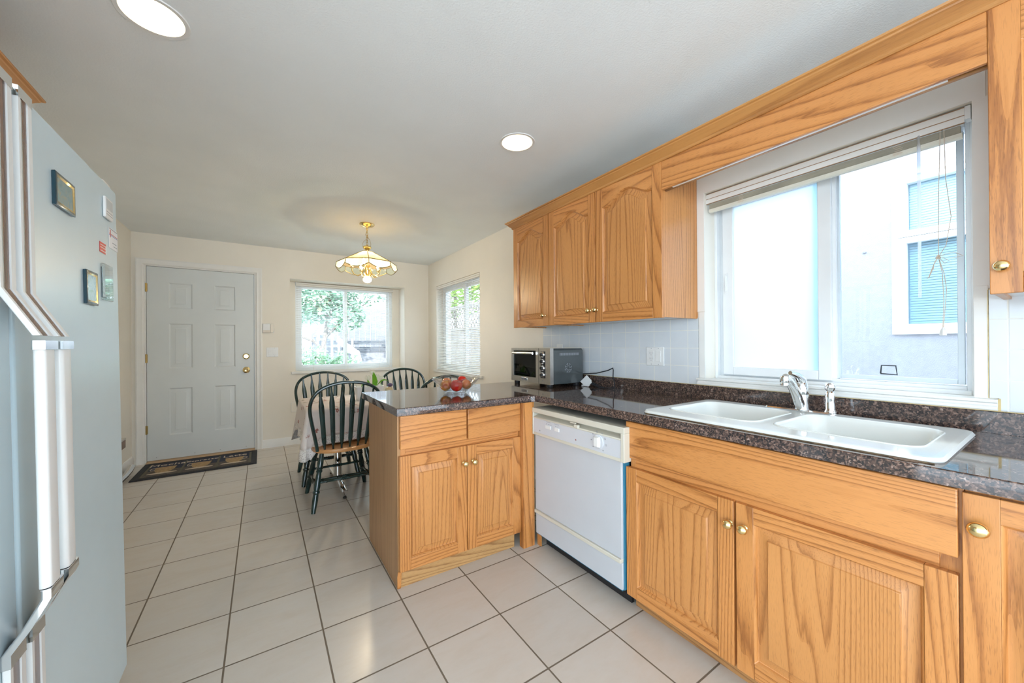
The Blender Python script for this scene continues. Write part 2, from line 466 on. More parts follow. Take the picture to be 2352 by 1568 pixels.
holes_wall(mb, 'Y', YB, YB+.26, XL-.2, XW, 0, ZCEIL, [BW, (-1.025, -.058, 0, 2.058)])
holes_wall(mb, 'Y', YB+.26, YB+.36, XL-.2, XW, 0, ZCEIL, [BG])
struct(mb.build('wall_back', cream), 'cream back wall with entry door and recessed window')
mb = MB(); mb.box(XL-.2, XL, .5, YB, 0, ZCEIL); struct(mb.build('wall_left', cream), 'cream left wall beside the entry door')

# baseboards
def base_prof(d=.014, h=.098):
    return [(0, 0), (d, 0), (d, h*.72), (d*.75, h*.80), (d*.75, h*.88), (d*.3, h), (0, h)]
mb = MB(); mb.prism([(-.009, YB-a, b) for a, b in base_prof()], (XW+.009, 0, 0)); struct(mb.build('baseboard_back', trim_white), 'white baseboard along the back wall')
mb = MB(); mb.prism([(XL+a, 2.6, b) for a, b in base_prof()], (0, YB-2.6, 0)); struct(mb.build('baseboard_left', trim_white), 'white baseboard along the left wall')
mb = MB(); mb.prism([(XW-a, 2.6, b) for a, b in base_prof()], (0, YB-2.6, 0)); struct(mb.build('baseboard_right', trim_white))

# ------------------------------------------------------------------ entry door
d = thing('door_1', None, None, (-.54, YB, 0)); d['kind'] = 'structure'; d['label'] = 'white six panel entry door with brass locks'
cas = [(0, 0), (0, -.010), (.012, -.018), (.030, -.016), (.052, -.022), (.064, -.018), (.064, 0)]
mb = MB()
o, i = (-1.078, -.010, 2.112), (-1.020, -.062, 2.056)
for pts in (
    [[(-1.020-u, YB+v, 0) for u, v in cas], [(-1.020-u, YB+v, 2.056+u) for u, v in cas], [(-.062+u, YB+v, 2.056+u) for u, v in cas], [(-.062+u, YB+v, 0) for u, v in cas]],):
    mb.loft(pts, 0)
mb.build('casing', trim_white, d)
mb = MB()   # jamb lining
mb.box(-1.025, -1.006, YB, YB+.12, 0, 2.056); mb.box(-.076, -.058, YB, YB+.12, 0, 2.056); mb.box(-1.006, -.076, YB, YB+.12, 2.048, 2.058)
mb.build('jamb', trim_white, d)
sl = MB(); x0, x1, zt0, zt1 = -1.003, -.080, .020, 2.045
py = YB+.010
pan = [(-.83, -.635, 1.612, 1.885), (-.447, -.257, 1.612, 1.885), (-.83, -.635, .974, 1.453), (-.447, -.257, .974, 1.453), (-.83, -.637, .270, .766), (-.449, -.255, .270, .766)]
holes_wall(sl, 'Y', py, py+.011, x0, x1, zt0, zt1, pan)
sl.box(x0, x1, py+.011, py+.042, zt0, zt1)
for a, b, c0, c1 in pan:
    def rect(k, y): return [(a+k, y, c0+k), (b-k, y, c0+k), (b-k, y, c1-k), (a+k, y, c1-k)]
    sl.loft([rect(0, py), rect(.006, py+.004), rect(.012, py+.0108), rect(.020, py+.0108), rect(.052, py+.003), rect(.053, py+.0015)], 0, cap0=False)
slab = sl.build('slab', door_white, d)
for z in (1.822, 1.085, .345):
    mb = MB(); mb.lathe([(.006, -.045), (.0075, -.043), (.0075, .043), (.006, .045)], (-1.006, YB+.001, z), 10); mb.box(-1.006, -.996, YB+.003, YB+.010, z-.042, z+.042)
    mb.build('hinge', brass_old, d)
mb = MB(); mb.lathe([(.034, 0), (.034, -.006), (.028, -.012), (.022, -.016), (.018, -.016), (.016, -.012), (.001, -.012)], (-.157, py, 1.090), 24, ax='Y'); mb.box(-.160, -.154, py-.024, py-.008, 1.075, 1.105)
mb.build('deadbolt', brass, d)
mb = MB(); mb.lathe([(.036, 0), (.036, -.005), (.028, -.010), (.012, -.016), (.011, -.030), (.020, -.040), (.028, -.052), (.027, -.066), (.018, -.074), (.010, -.072), (.001, -.071)], (-.155, py, .932), 24, ax='Y')
mb.build('door_knob', brass, d)
mb = MB(); mb.box(-.0795, -.0765, py-.001, py+.03, .02, 2.04); mb.build('weather_strip', simple('grey_weather_seal', (.42, .50, .60), .6), d)
mb = MB(); mb.prism([(-1.003, YB-.055, .0), (-1.003, YB-.050, .013), (-1.003, YB+.05, .019), (-1.003, YB+.05, .0)], (.926, 0, 0)); mb.build('threshold', simple('varnished_threshold', (.50, .33, .18), .4), d)
for x in (-.93, -.62, -.40, -.16):
    mb = MB(); mb.lathe([(.004, 0), (.004, -.002), (.001, -.0025)], (x, py, .048), 8, ax='Y'); mb.build('screw', grey_ink, d)

# ------------------------------------------------------------------ back window in its deep recess
Yg = YB+.26
wn = thing('window_2', None, None, (.98, Yg, .88)); wn['kind'] = 'structure'; wn['label'] = 'recessed white sliding window beside the dining table'
def ring(mb, axis, p0, p1, b0, b1, z0, z1, t, m=0):
    if axis == 'Y':
        mb.box(b0, b0+t, p0, p1, z0, z1, m); mb.box(b1-t, b1, p0, p1, z0, z1, m); mb.box(b0+t, b1-t, p0, p1, z0, z0+t, m); mb.box(b0+t, b1-t, p0, p1, z1-t, z1, m)
    else:
        mb.box(p0, p1, b0, b0+t, z0, z1, m); mb.box(p0, p1, b1-t, b1, z0, z1, m); mb.box(p0, p1, b0+t, b1-t, z0, z0+t, m); mb.box(p0, p1, b0+t, b1-t, z1-t, z1, m)
mb = MB(); ring(mb, 'Y', Yg+.02, Yg+.09, BG[0], BG[1], BG[2], BG[3], .038); mb.build('frame', vinyl, wn, .002)
mb = MB(); ring(mb, 'Y', Yg+.03, Yg+.055, .398, .990, .918, 1.992, .036); mb.build('sash', vinyl, wn, .002)
mb = MB(); ring(mb, 'Y', Yg+.058, Yg+.083, .945, 1.567, .918, 1.992, .036); mb.build('sash', vinyl, wn, .002)
mb = MB(); mb.box(.433, .956, Yg+.040, Yg+.046, .953, 1.957); mb.build('pane', glass_clear, wn)
mb = MB(); mb.box(.980, 1.532, Yg+.068, Yg+.074, .953, 1.957); mb.build('pane', glass_clear, wn)
mb = MB(); mb.box(.958, .978, Yg+.018, Yg+.030, 1.40, 1.47); mb.build('latch', vinyl, wn, .002)
mb = MB(); mb.box(BW[0]+.012, BW[1], YB-.012, Yg, .868, .8795); mb.box(BW[0]+.012, BW[1]-.0, YB-.024, YB-.0005, .862, .892); mb.build('sill', trim_white, wn, .003)

def blind(name, label, axis, plane, b0, b1, ztop, zbot, tilt, inward, group, wand_b, nsl, droop=0, mats=(None, None), wand_len=.6):
    """venetian blind in the plane axis=plane; inward = +1/-1 direction from the plane towards the room"""
    t = thing(name, label, 'blind', (0, 0, 0), group)
    org = (plane, (b0+b1)/2, ztop) if axis == 'X' else ((b0+b1)/2, plane, ztop)
    t.location = org
    def bx(mb, p0, p1, c0, c1, z0, z1, m=0):
        q0, q1 = plane+inward*p0, plane+inward*p1
        q0, q1 = min(q0, q1), max(q0, q1)
        mb.box(*((q0, q1, c0, c1) if axis == 'X' else (c0, c1, q0, q1)), z0, z1, m)
    sw, lw = mats
    mb = MB()
    bx(mb, -.014, .016, b0, b1, ztop-.044, ztop-.004)
    bx(mb, .0165, .0185, b0, b1, ztop-.0225, ztop-.003); bx(mb, .0165, .0185, b0, b1, ztop-.046, ztop-.025)
    for zz in (ztop-.002, ztop-.0235, ztop-.0475): bx(mb, .0160, .0188, b0, b1, zz-.0010, zz+.0012, 1)
    hr = mb.build('headrail', [sw, lw], t)
    mb = MB(); H = (ztop-.055)-(zbot+.012)
    ct, st = math.cos(tilt), math.sin(tilt)
    for k in range(nsl):
        z = ztop-.058 - H*k/(nsl-1)
        pr = []
        for q in (-1, -.5, 0, .5, 1):
            p = q*.0095; c = .0012*(1-q*q)
            pr.append((p*ct - c*st, z + p*st + c*ct))
        top = [(a, h+.0004) for a, h in pr]; bot = [(a, h-.0004) for a, h in reversed(pr)]
        loop = top+bot
        mk = lambda b: [((plane+inward*a, b, h - (droop*(b-b0)/(b1-b0))*(k/nsl)) if axis == 'X' else (b, plane+inward*a, h - droop*(1-(b-b0)/(b1-b0))*(k/nsl))) for a, h in loop]
        mb.loft([mk(b0+.004), mk(b1-.004)])
    mb.build('slats', sw, t, ang=60)
    mb = MB()
    zl, zr = (zbot-droop, zbot) if axis == 'Y' else (zbot, zbot-droop)
    for s, zz in ((0, zl),): pass
    pts = lambda b, zz: [((plane+inward*a, b, zz+h) if axis == 'X' else (b, plane+inward*a, zz+h)) for a, h in ((-.012, 0), (.012, 0), (.012, .010), (-.012, .010))]
    mb.loft([pts(b0+.003, zl), pts(b1-.003, zr)]); mb.build('bottom_rail', sw, t)
    mb = MB()
    for f in (.16, .5, .84):
        b = b0+(b1-b0)*f
        for a in (-.0135, .0135):
            p = lambda z: (plane+inward*a, b, z) if axis == 'X' else (b, plane+inward*a, z)
            mb.tube([p(zbot), p(ztop-.05)], .0006, 4)
    mb.build('ladder_cords', cord_m, t)
    if wand_b is not None:
        p = lambda z: (plane+inward*.024, wand_b, z) if axis == 'X' else (wand_b, plane+inward*.024, z)
        mb = MB(); mb.tube([p(ztop-.05), p(ztop-.05-wand_len)], .004, 6); mb.build('tilt_wand', wand_m, t)
    return t
blind('venetian_blind', 'white venetian blind lowered over the recessed back window', 'Y', YB+.245, .366, 1.612, 2.026, .880, R(4), -1, None, None, 48, droop=.012, mats=(blind_w, line_brown))

# ------------------------------------------------------------------ side window
wn = thing('window_3', None, None, (XW, 4.32, .86)); wn['kind'] = 'structure'; wn['label'] = 'white sliding window in the right wall by the dining table'
mb = MB(); ring(mb, 'X', XW+.10, XW+.18, SW[0], SW[1], SW[2], SW[3], .04); mb.build('frame', vinyl, wn, .002)
mb = MB(); ring(mb, 'X', XW+.105, XW+.13, 4.26, 4.915, .898, 1.992, .045); mb.build('sash', vinyl, wn, .002)
mb = MB(); ring(mb, 'X', XW+.135, XW+.16, 3.74, 4.32, .898, 1.992, .045); mb.build('sash', vinyl, wn, .002)
mb = MB(); mb.box(XW+.115, XW+.120, 4.305, 4.87, .943, 1.947); mb.build('pane', glass_clear, wn)
mb = MB(); mb.box(XW+.145, XW+.150, 3.785, 4.275, .943, 1.947); mb.build('pane', glass_clear, wn)
mb = MB(); mb.box(XW-.022, XW+.099, SW[0]+.002, SW[1]-.002, .846, .8575); mb.box(XW-.024, XW-.0005, SW[0]-.075, SW[1]+.075, .832, .8575); mb.build('sill', trim_white, wn, .003)
blind('venetian_blind', 'white venetian blind half closed on the window next to the upper cabinets', 'X', XW+.020, 3.712, 4.945, 2.030, .868, R(-32), -1, None, 3.90, 54, droop=.006, mats=(blind_w, line_brown), wand_len=.62)

# ------------------------------------------------------------------ kitchen window
wn = thing('window_1', None, None, (XW, .67, 1.01)); wn['kind'] = 'structure'; wn['label'] = 'white sliding window above the kitchen sink'
Xs = 2.200
mb = MB()
ring(mb, 'X', Xs+.002, Xs+.085, KW[0], KW[1], KW[2], KW[3], .030)
ring(mb, 'X', Xs-.035, Xs+.002, KW[0], KW[1], KW[2], KW[3], .015)
mb.box(Xs+.002, Xs+.05, .606, .630, 1.042, 2.012)
mb.build('frame', vinyl, wn, .002)
mb = MB()
y0, y1, z0, z1 = .618, 1.098, 1.034, 2.010
mb.box(Xs-.020, Xs+.010, y0, .668, z0, z1); mb.box(Xs-.020, Xs+.010, 1.044, y1, z0, z1); mb.box(Xs-.020, Xs+.010, .668, 1.044, z0, 1.078); mb.box(Xs-.020, Xs+.010, .668, 1.044, 1.96, z1)
mb.build('sash', vinyl, wn, .003)
mb = MB(); mb.box(Xs-.008, Xs-.003, .666, 1.046, 1.076, 1.962); mb.build('pane', glass_frost, wn)
mb = MB(); mb.box(Xs+.012, Xs+.018, .668, .694, 1.076, 1.962); mb.build('screen_edge', glass_edge, wn)
mb = MB(); mb.box(Xs+.030, Xs+.035, .252, .617, 1.066, 1.975); mb.build('pane', glass_clear, wn)
mb = MB(); ring(mb, 'X', Xs+.022, Xs+.042, .236, .616, 1.046, 2.005, .018); mb.build('sash', simple('pale_aluminium', (.62, .68, .72), .4, .3), wn, .001)
mb = MB(); mb.box(Xs-.026, Xs-.020, 1.070, 1.084, 1.485, 1.60); mb.box(Xs-.034, Xs-.026, 1.073, 1.081, 1.50, 1.585); mb.build('pull_handle', vinyl, wn, .003)
mb = MB(); mb.tube([(2.262, .475, 1.072), (2.262, .472, 1.108), (2.262, .428, 1.108), (2.262, .424, 1.070), (2.262, .475, 1.072)], .003, 6); mb.build('screen_clip', black_m, wn)
mb = MB()
prof = [(0, 0), (-.020, 0), (-.026, .006), (-.026, .014), (-.018, .020), (-.018, .026), (-.030, .030), (-.030, .040), (0, .040)]
mb.prism([(XW+a, .150, .976+b) for a, b in prof], (0, 1.022, 0))
mb.box(XW-.001, XW+.136, KW[0]+.001, KW[1]-.001, 1.000, 1.0125)
mb.build('sill', trim_white, wn, .001)
mb = MB()
mb.box(XW-.006, XW+.002, KW[1]-.0, 1.168, 1.016, 1.384); mb.box(XW-.006, XW+.002, .168, KW[0], 1.016, 1.40); mb.build('side_casing', trim_white, wn, .001)
mb = MB(); mb.box(XW-.004, XW-.0005, KW[0]-.03, 1.176, 2.042, 2.20); mb.box(XW-.004, XW-.0005, 1.136, 1.176, 1.386, 2.042); mb.box(XW-.004, XW-.0005, .16, .199, 1.39, 2.042); mb.build('head_lining', trim_white, wn)

t = thing('raised_venetian_blind', 'ivory venetian blind pulled up at the top of the kitchen window', 'blind', (XW, .68, 2.03))
XB = 2.098
mb = MB()
mb.box(XB-.012, XB+.018, .222, 1.132, 1.988, 2.034)
mb.box(XB-.0165, XB-.0135, .218, 1.134, 2.010, 2.034); mb.box(XB-.0165, XB-.0135, .218, 1.134, 1.984, 2.007)
for zz in (2.0355, 2.0085, 1.9825): mb.box(XB-.0172, XB-.012, .218, 1.134, zz-.0014, zz+.0014, 1)
mb.build('headrail', [trim_white, line_brown], t)
mb = MB(); mb.box(XB-.020, XB+.02, .2035, .2175, 1.992, 2.038); mb.build('bracket', plastic_w, t, .001)
mb = MB()
for k in range(16):
    z = 1.978 - k*.0016; mb.box(XB-.0125-.0006*math.sin(k*1.7), XB+.0125, .228, 1.118, z-.0005, z+.0004, 0)
mb.build('slats', simple('aged_slat_edges', (.50, .47, .37), .6, var=.15), t)
mb = MB(); mb.prism([(XB+a, .224, 1.936+b) for a, b in ((-.012, .004), (-.006, -.001), (.010, -.001), (.012, .014), (-.012, .016))], (0, .898, 0)); mb.build('bottom_rail', blind_old, t)
for y in (.384, .955):
    mb = MB()
    for k in range(7):
        zz = 1.975-.006*k; mb.tube([(XB-.0135, y-.011+.003*math.sin(k*2.1), zz), (XB-.016, y, zz+.002*math.cos(k)), (XB-.0135, y+.011+.003*math.cos(k*1.3), zz)], .0012, 5)
    mb.build('ladder_loop', cord_m, t)
mb = MB(); mb.lathe([(.0035, 1.985), (.0035, 1.955), (.005, 1.95), (.005, 1.376), (.001, 1.375)], (2.076, .327, 0), 6); mb.build('tilt_wand', wand_m, t)
mb = MB(); X = 2.078; K = Vector((X, .281, 1.519))
mb.tube([(X, .274, 1.98), (X, .279, 1.75), (X, .280, 1.60), K], .0011, 5)
mb.tube([(X, .265, 1.98), (X, .262, 1.80), (X, .250, 1.66), (X, .262, 1.56), K], .0011, 5)
for a, sx in ((.036, 1), (.030, .8), (.022, .6)):
    mb.tube([K] + [(X-.003*sx, .281+.036*sx*(q if q < .5 else 1-q)*2*.9+.004*math.sin(9*q), 1.519-.075*sx*math.sin(math.pi*q)) for q in [i/10 for i in range(1, 10)]] + [K], .0011, 5)
mb.tube([K, (X-.004, .262, 1.528), (X-.006, .24, 1.527), (X-.006, .222, 1.512), (X-.006, .24, 1.510), (X-.004, .254, 1.509)], .0011, 5)
mb.tube([K, (X, .266, 1.512), (X, .255, 1.50), (X, .266, 1.494), K], .0011, 5)
for q in range(4): mb.ball(K+Vector((-.002, .003*math.sin(q*2), .004*math.cos(q*2))), .0045, 5)
mb.tube([K, (X, .272, 1.46), (X, .269, 1.36), (X, .272, 1.26)], .0011, 5); mb.tube([K, (X, .268, 1.46), (X, .262, 1.40), (X, .270, 1.26)], .0011, 5)
mb.build('pull_cord', cord_m, t)
mb = MB(); mb.lathe([(.003, 1.262), (.006, 1.256), (.011, 1.238), (.009, 1.232), (.001, 1.232)], (X, .271, 0), 6); mb.build('tassel', plastic_w, t)

# ------------------------------------------------------------------ tiled backsplash
mb = MB()
mb.box(XW-.006, XW-.0005, 1.1725, 2.5595, .976, 1.352)
struct(mb.build('trim_1', wall_tile_m), 'white tiles behind the toaster oven')
mb = MB(); mb.box(XW-.006, XW-.0005, -.9, .1475, .976, 1.384); mb.box(XW-.006, XW-.0005, .1475, .167, 1.02, 1.384); struct(mb.build('trim_2', wall_tile_m), 'white tiles at the right of the kitchen window')
mb = MB(); mb.box(XW-.007, XW-.001, .168, .170, 1.018, 1.384); mb.box(XW-.008, XW-.001, .144, .150, .976, 1.018); mb.box(XW-.007, XW-.001, -.9, .168, 1.384, 1.3875)
struct(mb.build('trim_3', caulk), 'yellowed caulk line at the right tiles')

# ------------------------------------------------------------------ wall plates
def plate(name, label, cat, cx, u, w, h, z, face='Y', parts=()):
    t = thing(name, label, cat, (cx, YB, z) if face == 'Y' else (XW-.006, cx, z))
    def mk(): return MB().frame((cx, YB, z), (1, 0, 0), (0, -1, 0)) if face == 'Y' else MB().frame((XW-.0065, cx, z), (0, -1, 0), (-1, 0, 0))
    mk().box(-w/2, w/2, 0, .006, -h/2, h/2).build('cover', plastic_w, t, .0025)
    return t, mk
t, mk = plate('light_switch', 'white double rocker switch plate between entry door and recessed window', 'switch', .101, 0, .120, .112, 1.134)
for u in (-.023, .023): mk().box(u-.017, u+.017, .006, .009, -.033, .033).build('rocker', plastic_w, t, .001)
for u in (-.023, .023):
    for z in (-.048, .048): mk().box(u-.002, u+.002, .0061, .0066, z-.002, z+.002).build('screw', grey_ink, t)
t, mk = plate('door_chime', 'white plastic chime box above the light switch by the entry door', 'chime', .062, 0, .118, .108, 1.418)
mk().box(-.056, .018, .006, .030, -.052, .052).build('housing', plastic_w, t, .004)
mb = mk(); mb.prism([(.020, .006, -.052), (.042, .006, -.052), (.056, .006, -.036), (.056, .006, .052), (.020, .006, .052)], (0, .02, 0)); mb.build('side_cover', simple('cream_plastic', (.76, .70, .60), .4), t, .003)
mk().box(-.054, .016, .0302, .0315, -.052, -.024).build('label_strip', simple('beige_strip', (.70, .64, .56), .5), t)
t, mk = plate('wall_outlet', 'white outlet and rocker plate on the tiles between oven and sink', 'outlet', 1.446, 0, .124, .116, 1.129, 'X')
m2 = mk(); m2.box(-.042, -.008, .006, .0085, -.034, .034); m2.build('receptacle', plastic_w, t, .001)
mk().box(.008, .042, .006, .009, -.034, .034).build('rocker', plastic_w, t, .001)
for z in (.018, -.016):
    for q in ((-.034, -.031, z-.002, z+.008), (-.020, -.0175, z-.002, z+.008), (-.0275, -.0235, z-.011, z-.007)): mk().box(q[0], q[1], .0086, .009, q[2], q[3]).build('socket_slot', grey_ink, t)
for u in (-.025, .025):
    for z in (-.049, .049): mk().box(u-.002, u+.002, .0061, .0066, z-.002, z+.002).build('screw', grey_ink, t)
t, mk = plate('wall_outlet', 'white outlet plate mostly hidden behind the toaster oven', 'outlet', 2.335, 0, .075, .116, 1.150, 'X')
mk().box(-.017, .017, .006, .0085, -.034, .034).build('receptacle', plastic_w, t, .001)
t, mk = plate('blank_plate', 'cream painted blank plate low on the back wall under the window', 'wall plate', .330, 0, .075, .115, .455)
mk().box(-.0335, .0335, .006, .0065, -.0535, .0535).build('face', cream, t)
# ------------------------------------------------------------------ cabinetry
def panel_door(parent, O, U, Nn, w, h, arch=0, st=.056, mats=None, th=.020, name='door'):
    """raised panel door: outer face at n=th, back at n=0"""
    mb = MB().frame(O, U, Nn)
    mb.box(0, st, 0, th, 0, h, 0); mb.box(w-st, w, 0, th, 0, h, 0)
    mb.box(st, w-st, 0, th, 0, st, 1)
    n = 24
    base = h-st-arch
    def curve(i):
        l, r = st+i, w-st-i
        out = []
        for k in range(n+1):
            q = k/n
            e = min(max((q-.06)/.88, 0), 1)
            out.append((l+(r-l)*q, base - i + arch*math.sin(math.pi*e)**1.6))
        return out
    cv = curve(0)
    # top rail: front, back, underside
    f = [(u, th, z) for u, z in cv]; bk = [(u, 0, z) for u, z in cv]
    tf = [(u, th, h) for u, z in cv]; tb = [(u, 0, h) for u, z in cv]
    mb.loft([f, tf, tb, bk, f], 1, closed=False)
    def loop(i, d): return [(st+i, d, st+i), (w-st-i, d, st+i)] + [(u, d, z) for u, z in reversed(curve(i))]
    mb.loft([loop(0, th), loop(.004, th-.004), loop(.0075, th-.0145), loop(.0125, th-.0145), loop(.040, th-.0045), loop(.0415, th-.0005)], 2, cap0=False)
    return mb.build(name, mats, parent, .0016, 2)
def knob(parent, O, Nn, r=.0165):
    ax = 'X' if abs(Nn[0]) > .5 else 'Y'; s = Nn[0] + Nn[1]
    prof = [(.009, 0), (.009, .002), (.006, .005), (.0055, .012)] + [(r*math.sin(R(a)), .012+r*.85*(1-math.cos(R(a)))*.9) for a in (40, 65, 90, 115, 140, 160, 175)] + [(.0005, .012+r*1.53)]
    mb = MB(); mb.lathe([(a, s*b) for a, b in prof], O, 20, ax=ax)
    return mb.build('knob', brass, parent)

XD, XF, XT, ZC = 1.395, 1.415, 1.445, .902          # run: door face, frame face, toe board, worktop height
YD, YF, YT = 1.820, 1.840, 1.852                     # peninsula planes
RUN_M = [oak_v, oak_y, oak_p]; PEN_M = [oak_v, oak_x, oak_p]
# sink base
y0, y1 = .158, 1.137
t = thing('sink_base_cabinet', 'wide oak base cabinet with two doors under the kitchen sink', 'cabinet', (XF, .65, 0))
mb = MB()
mb.box(XF, XF+.02, y0-.004, y0+.036, .085, .863, 0); mb.box(XF, XF+.02, y1-.036, y1-.012, .085, .863, 0); mb.box(XF, XF+.02, .64, .69, .085, .62, 0)
mb.box(XF, XF+.02, y0+.036, y1-.036, .62, .700, 1); mb.box(XF, XF+.02, y0+.036, y1-.036, .835, .863, 1); mb.box(XF, XF+.02, y0+.036, .64, .085, .12, 1); mb.box(XF, XF+.02, .69, y1-.036, .085, .12, 1)
mb.build('face_frame', [oak_v, oak_y], t, .001)
mb = MB(); mb.box(XF+.02, 2.04, y0-.002, y0+.014, .085, .863); mb.box(XF+.02, 2.04, y1-.028, y1-.012, .085, .863); mb.box(XF+.02, 2.04, y0+.014, y1-.028, .085, .10); mb.box(2.03, 2.04, y0+.014, y1-.028, .10, .863)
mb.build('carcass', oak_side, t)
mb = MB(); mb.box(XD, XF, y0+.004, y1, .690, .856); mb.build('false_drawer_front', oak_y, t, .003)
d1 = panel_door(t, (XF-.0002, y1, .066), (0, -1, 0), (-1, 0, 0), y1-.672, .583, mats=RUN_M)
knob(d1, (XD, .682, .570), (-1, 0, 0))
d2 = panel_door(t, (XF-.0002, .664, .066), (0, -1, 0), (-1, 0, 0), .664-y0-.004, .583, mats=RUN_M)
knob(d2, (XD, .634, .571), (-1, 0, 0))
mb = MB(); mb.box(XT, XT+.018, y0-.8, 1.126, 0, .085); mb.build('toe_board', oak_toe_y, t, .001)
# right base cabinet
t = thing('end_base_cabinet', 'oak base cabinet with full height door beyond the sink cabinet', 'cabinet', (XF, -.15, 0))
mb = MB()
mb.box(XF, XF+.02, -.45, .152, .085, .863); mb.build('face_frame', oak_v, t)
mb = MB(); mb.box(XF+.02, 2.04, -.45, -.43, .085, .863); mb.box(XF+.02, 2.04, .138, .152, .085, .863); mb.box(XF+.02, 2.04, -.43, .138, .085, .10); mb.build('carcass', oak_side, t)
d1 = panel_door(t, (XF-.0002, .1555, .066), (0, -1, 0), (-1, 0, 0), .46, .786, mats=RUN_M)
knob(d1, (XD, .1295, .778), (-1, 0, 0), .0178)

# peninsula cabinet
xa, xb = .556, 1.310
t = thing('peninsula_cabinet', 'oak peninsula base cabinet with two drawers over two doors', 'cabinet', (.93, YF, 0))
mb = MB()
mb.prism([(xa, YF, .092), (xa, YF, .863), (xa, 2.42, .863), (xa, 2.42, 0), (xa, YT, 0), (xa, YT, .055)], (.016, 0, 0))
mb.build('end_panel', oak_side, t, .001)
mb = MB(); mb.prism([(xa+.0002, YT-.004, 0), (xa+.0002, YT-.004, .058), (xa+.0002, YF-.004, .090), (xa+.018, YF-.004, .090), (xa+.018, YT-.004, 0)], (0, .0035, 0))
mb.build('panel_notch_edge', oak_v, t)
mb = MB()
mb.box(xa+.016, xa+.04, YF, YF+.02, .092, .863, 0); mb.box(1.275, 1.289, YF, YF+.02, .092, .863, 0); mb.box(xa+.04, 1.275, YF, YF+.02, .64, .71, 1); mb.box(xa+.04, 1.275, YF, YF+.02, .845, .863, 1); mb.box(xa+.04, 1.275, YF, YF+.02, .092, .13, 1); mb.box(.90, .96, YF, YF+.02, .13, .64, 0); mb.box(.90, .96, YF, YF+.02, .71, .845, 0)
mb.build('face_frame', [oak_v, oak_x], t, .001)
mb = MB(); mb.box(xa+.016, 1.40, 2.405, 2.42, 0, .863); mb.box(xa+.016, 1.40, YF+.02, 2.405, .095, .11); mb.box(1.385, 1.40, YF+.02, 2.405, .11, .863); mb.build('carcass', oak_side, t)
for n_, x0, x1 in (('drawer_front', .566, .9305), ('drawer_front', .940, 1.288)):
    mb = MB(); mb.box(x0, x1, YD, YF-.0002, .694, .859); mb.build(n_, oak_x, t, .003)
d1 = panel_door(t, (.562, YF-.0002, .092), (1, 0, 0), (0, -1, 0), .368, .568, mats=PEN_M); knob(d1, (.9115, YD, .570), (0, -1, 0))
d2 = panel_door(t, (.934, YF-.0002, .092), (1, 0, 0), (0, -1, 0), .354, .568, mats=PEN_M); knob(d2, (.968, YD, .571), (0, -1, 0))
mb = MB(); mb.box(xa+.018, 1.26, YT, YT+.015, 0, .0915); mb.build('toe_board', oak_toe, t, .001)
mb = MB(); mb.box(1.2905, 1.372, 1.798, 1.816, 0, .862, 0); mb.box(1.2905, 1.306, 1.8165, 1.84, 0, .862, 0); mb.build('corner_filler', oak_v, t, .001)
mb = MB(); mb.box(1.392, 1.400, 1.765, 1.797, 0, .085); mb.build('toe_return', oak_v, t)

# ------------------------------------------------------------------ countertop
XCF, YCF, XCE, YCB = 1.376, 1.797, .543, 2.560
SX0, SX1, SY0, SY1 = 1.455, 1.95, .215, 1.045         # sink cut-out
t = thing('countertop', 'speckled brown granite laminate countertop running round the corner', 'countertop', (1.7, 1.5, ZC-.038))
mb = MB()
zt, zb = ZC, ZC-.038
rr = .035
arc = [(XCF-rr+rr*math.sin(R(k*15)), YCF-rr+rr*math.cos(R(k*15))) for k in range(7)]
arc = [(XCF-rr+rr*math.sin(R(90-k*15)), YCF-rr+rr*math.cos(R(90-k*15))) for k in range(7)]
outl = [(XCE, YCF)] + [(XCF-rr+0*q[0], q[1]) for q in []] + [(XCF-rr+rr*(1-math.cos(R(k*15))), YCF-rr+rr*math.sin(R(90-0*k))*0+rr*(1-0)-rr*(1-math.cos(R(0)))-rr*0 + 0) for k in []]
inner = [(XCF - rr*(1-math.sin(R(k*15))), YCF - rr*(1-math.cos(R(k*15)))) for k in range(7)]
outl = [(XCE, YCF)] + inner + [(XCF, -.9), (2.045, -.9), (2.045, YCB), (XCE, YCB)]
def inset(poly, d):
    n = len(poly); out = []
    for k in range(n):
        p0, p1, p2 = Vector(poly[k-1]), Vector(poly[k]), Vector(poly[(k+1) % n])
        e1, e2 = (p1-p0).normalized(), (p2-p1).normalized()
        n1, n2 = Vector((-e1.y, e1.x)), Vector((-e2.y, e2.x))
        bis = n1+n2; out.append(tuple(p1 + bis*(d/(max(bis.dot(n1), .3)))))
    return out
area2 = sum(outl[k-1][0]*outl[k][1]-outl[k][0]*outl[k-1][1] for k in range(len(outl)))
sg = 1 if area2 > 0 else -1
lv = [(0, zb), (0, zt-.0045), (sg*.0012, zt-.0016), (sg*.004, zt)]
loops_ = [[(x, y, z) for x, y in inset(outl, d_)] for d_, z in lv]
mb.loft(loops_, 0, cap0=False, cap1=False)
def fill(loops):
    bm = bmesh.new(); es = []
    for l in loops:
        vs = [bm.verts.new(p) for p in l]; es += [bm.edges.new((vs[k], vs[(k+1) % len(vs)])) for k in range(len(vs))]
    bmesh.ops.triangle_fill(bm, use_beauty=True, use_dissolve=False, edges=es)
    bm.verts.index_update()
    mb.add([v.co.copy() for v in bm.verts], [[v.index for v in f.verts] for f in bm.faces]); bm.free()
hole = lambda z: [(SX0, SY0, z), (SX1, SY0, z), (SX1, SY1, z), (SX0, SY1, z)]
fill([loops_[-1], hole(zt)]); fill([loops_[0], hole(zb)]); mb.loft([hole(zb), hole(zt)], 0, cap0=False, cap1=False)
top = mb.build('worktop', granite_m, t)
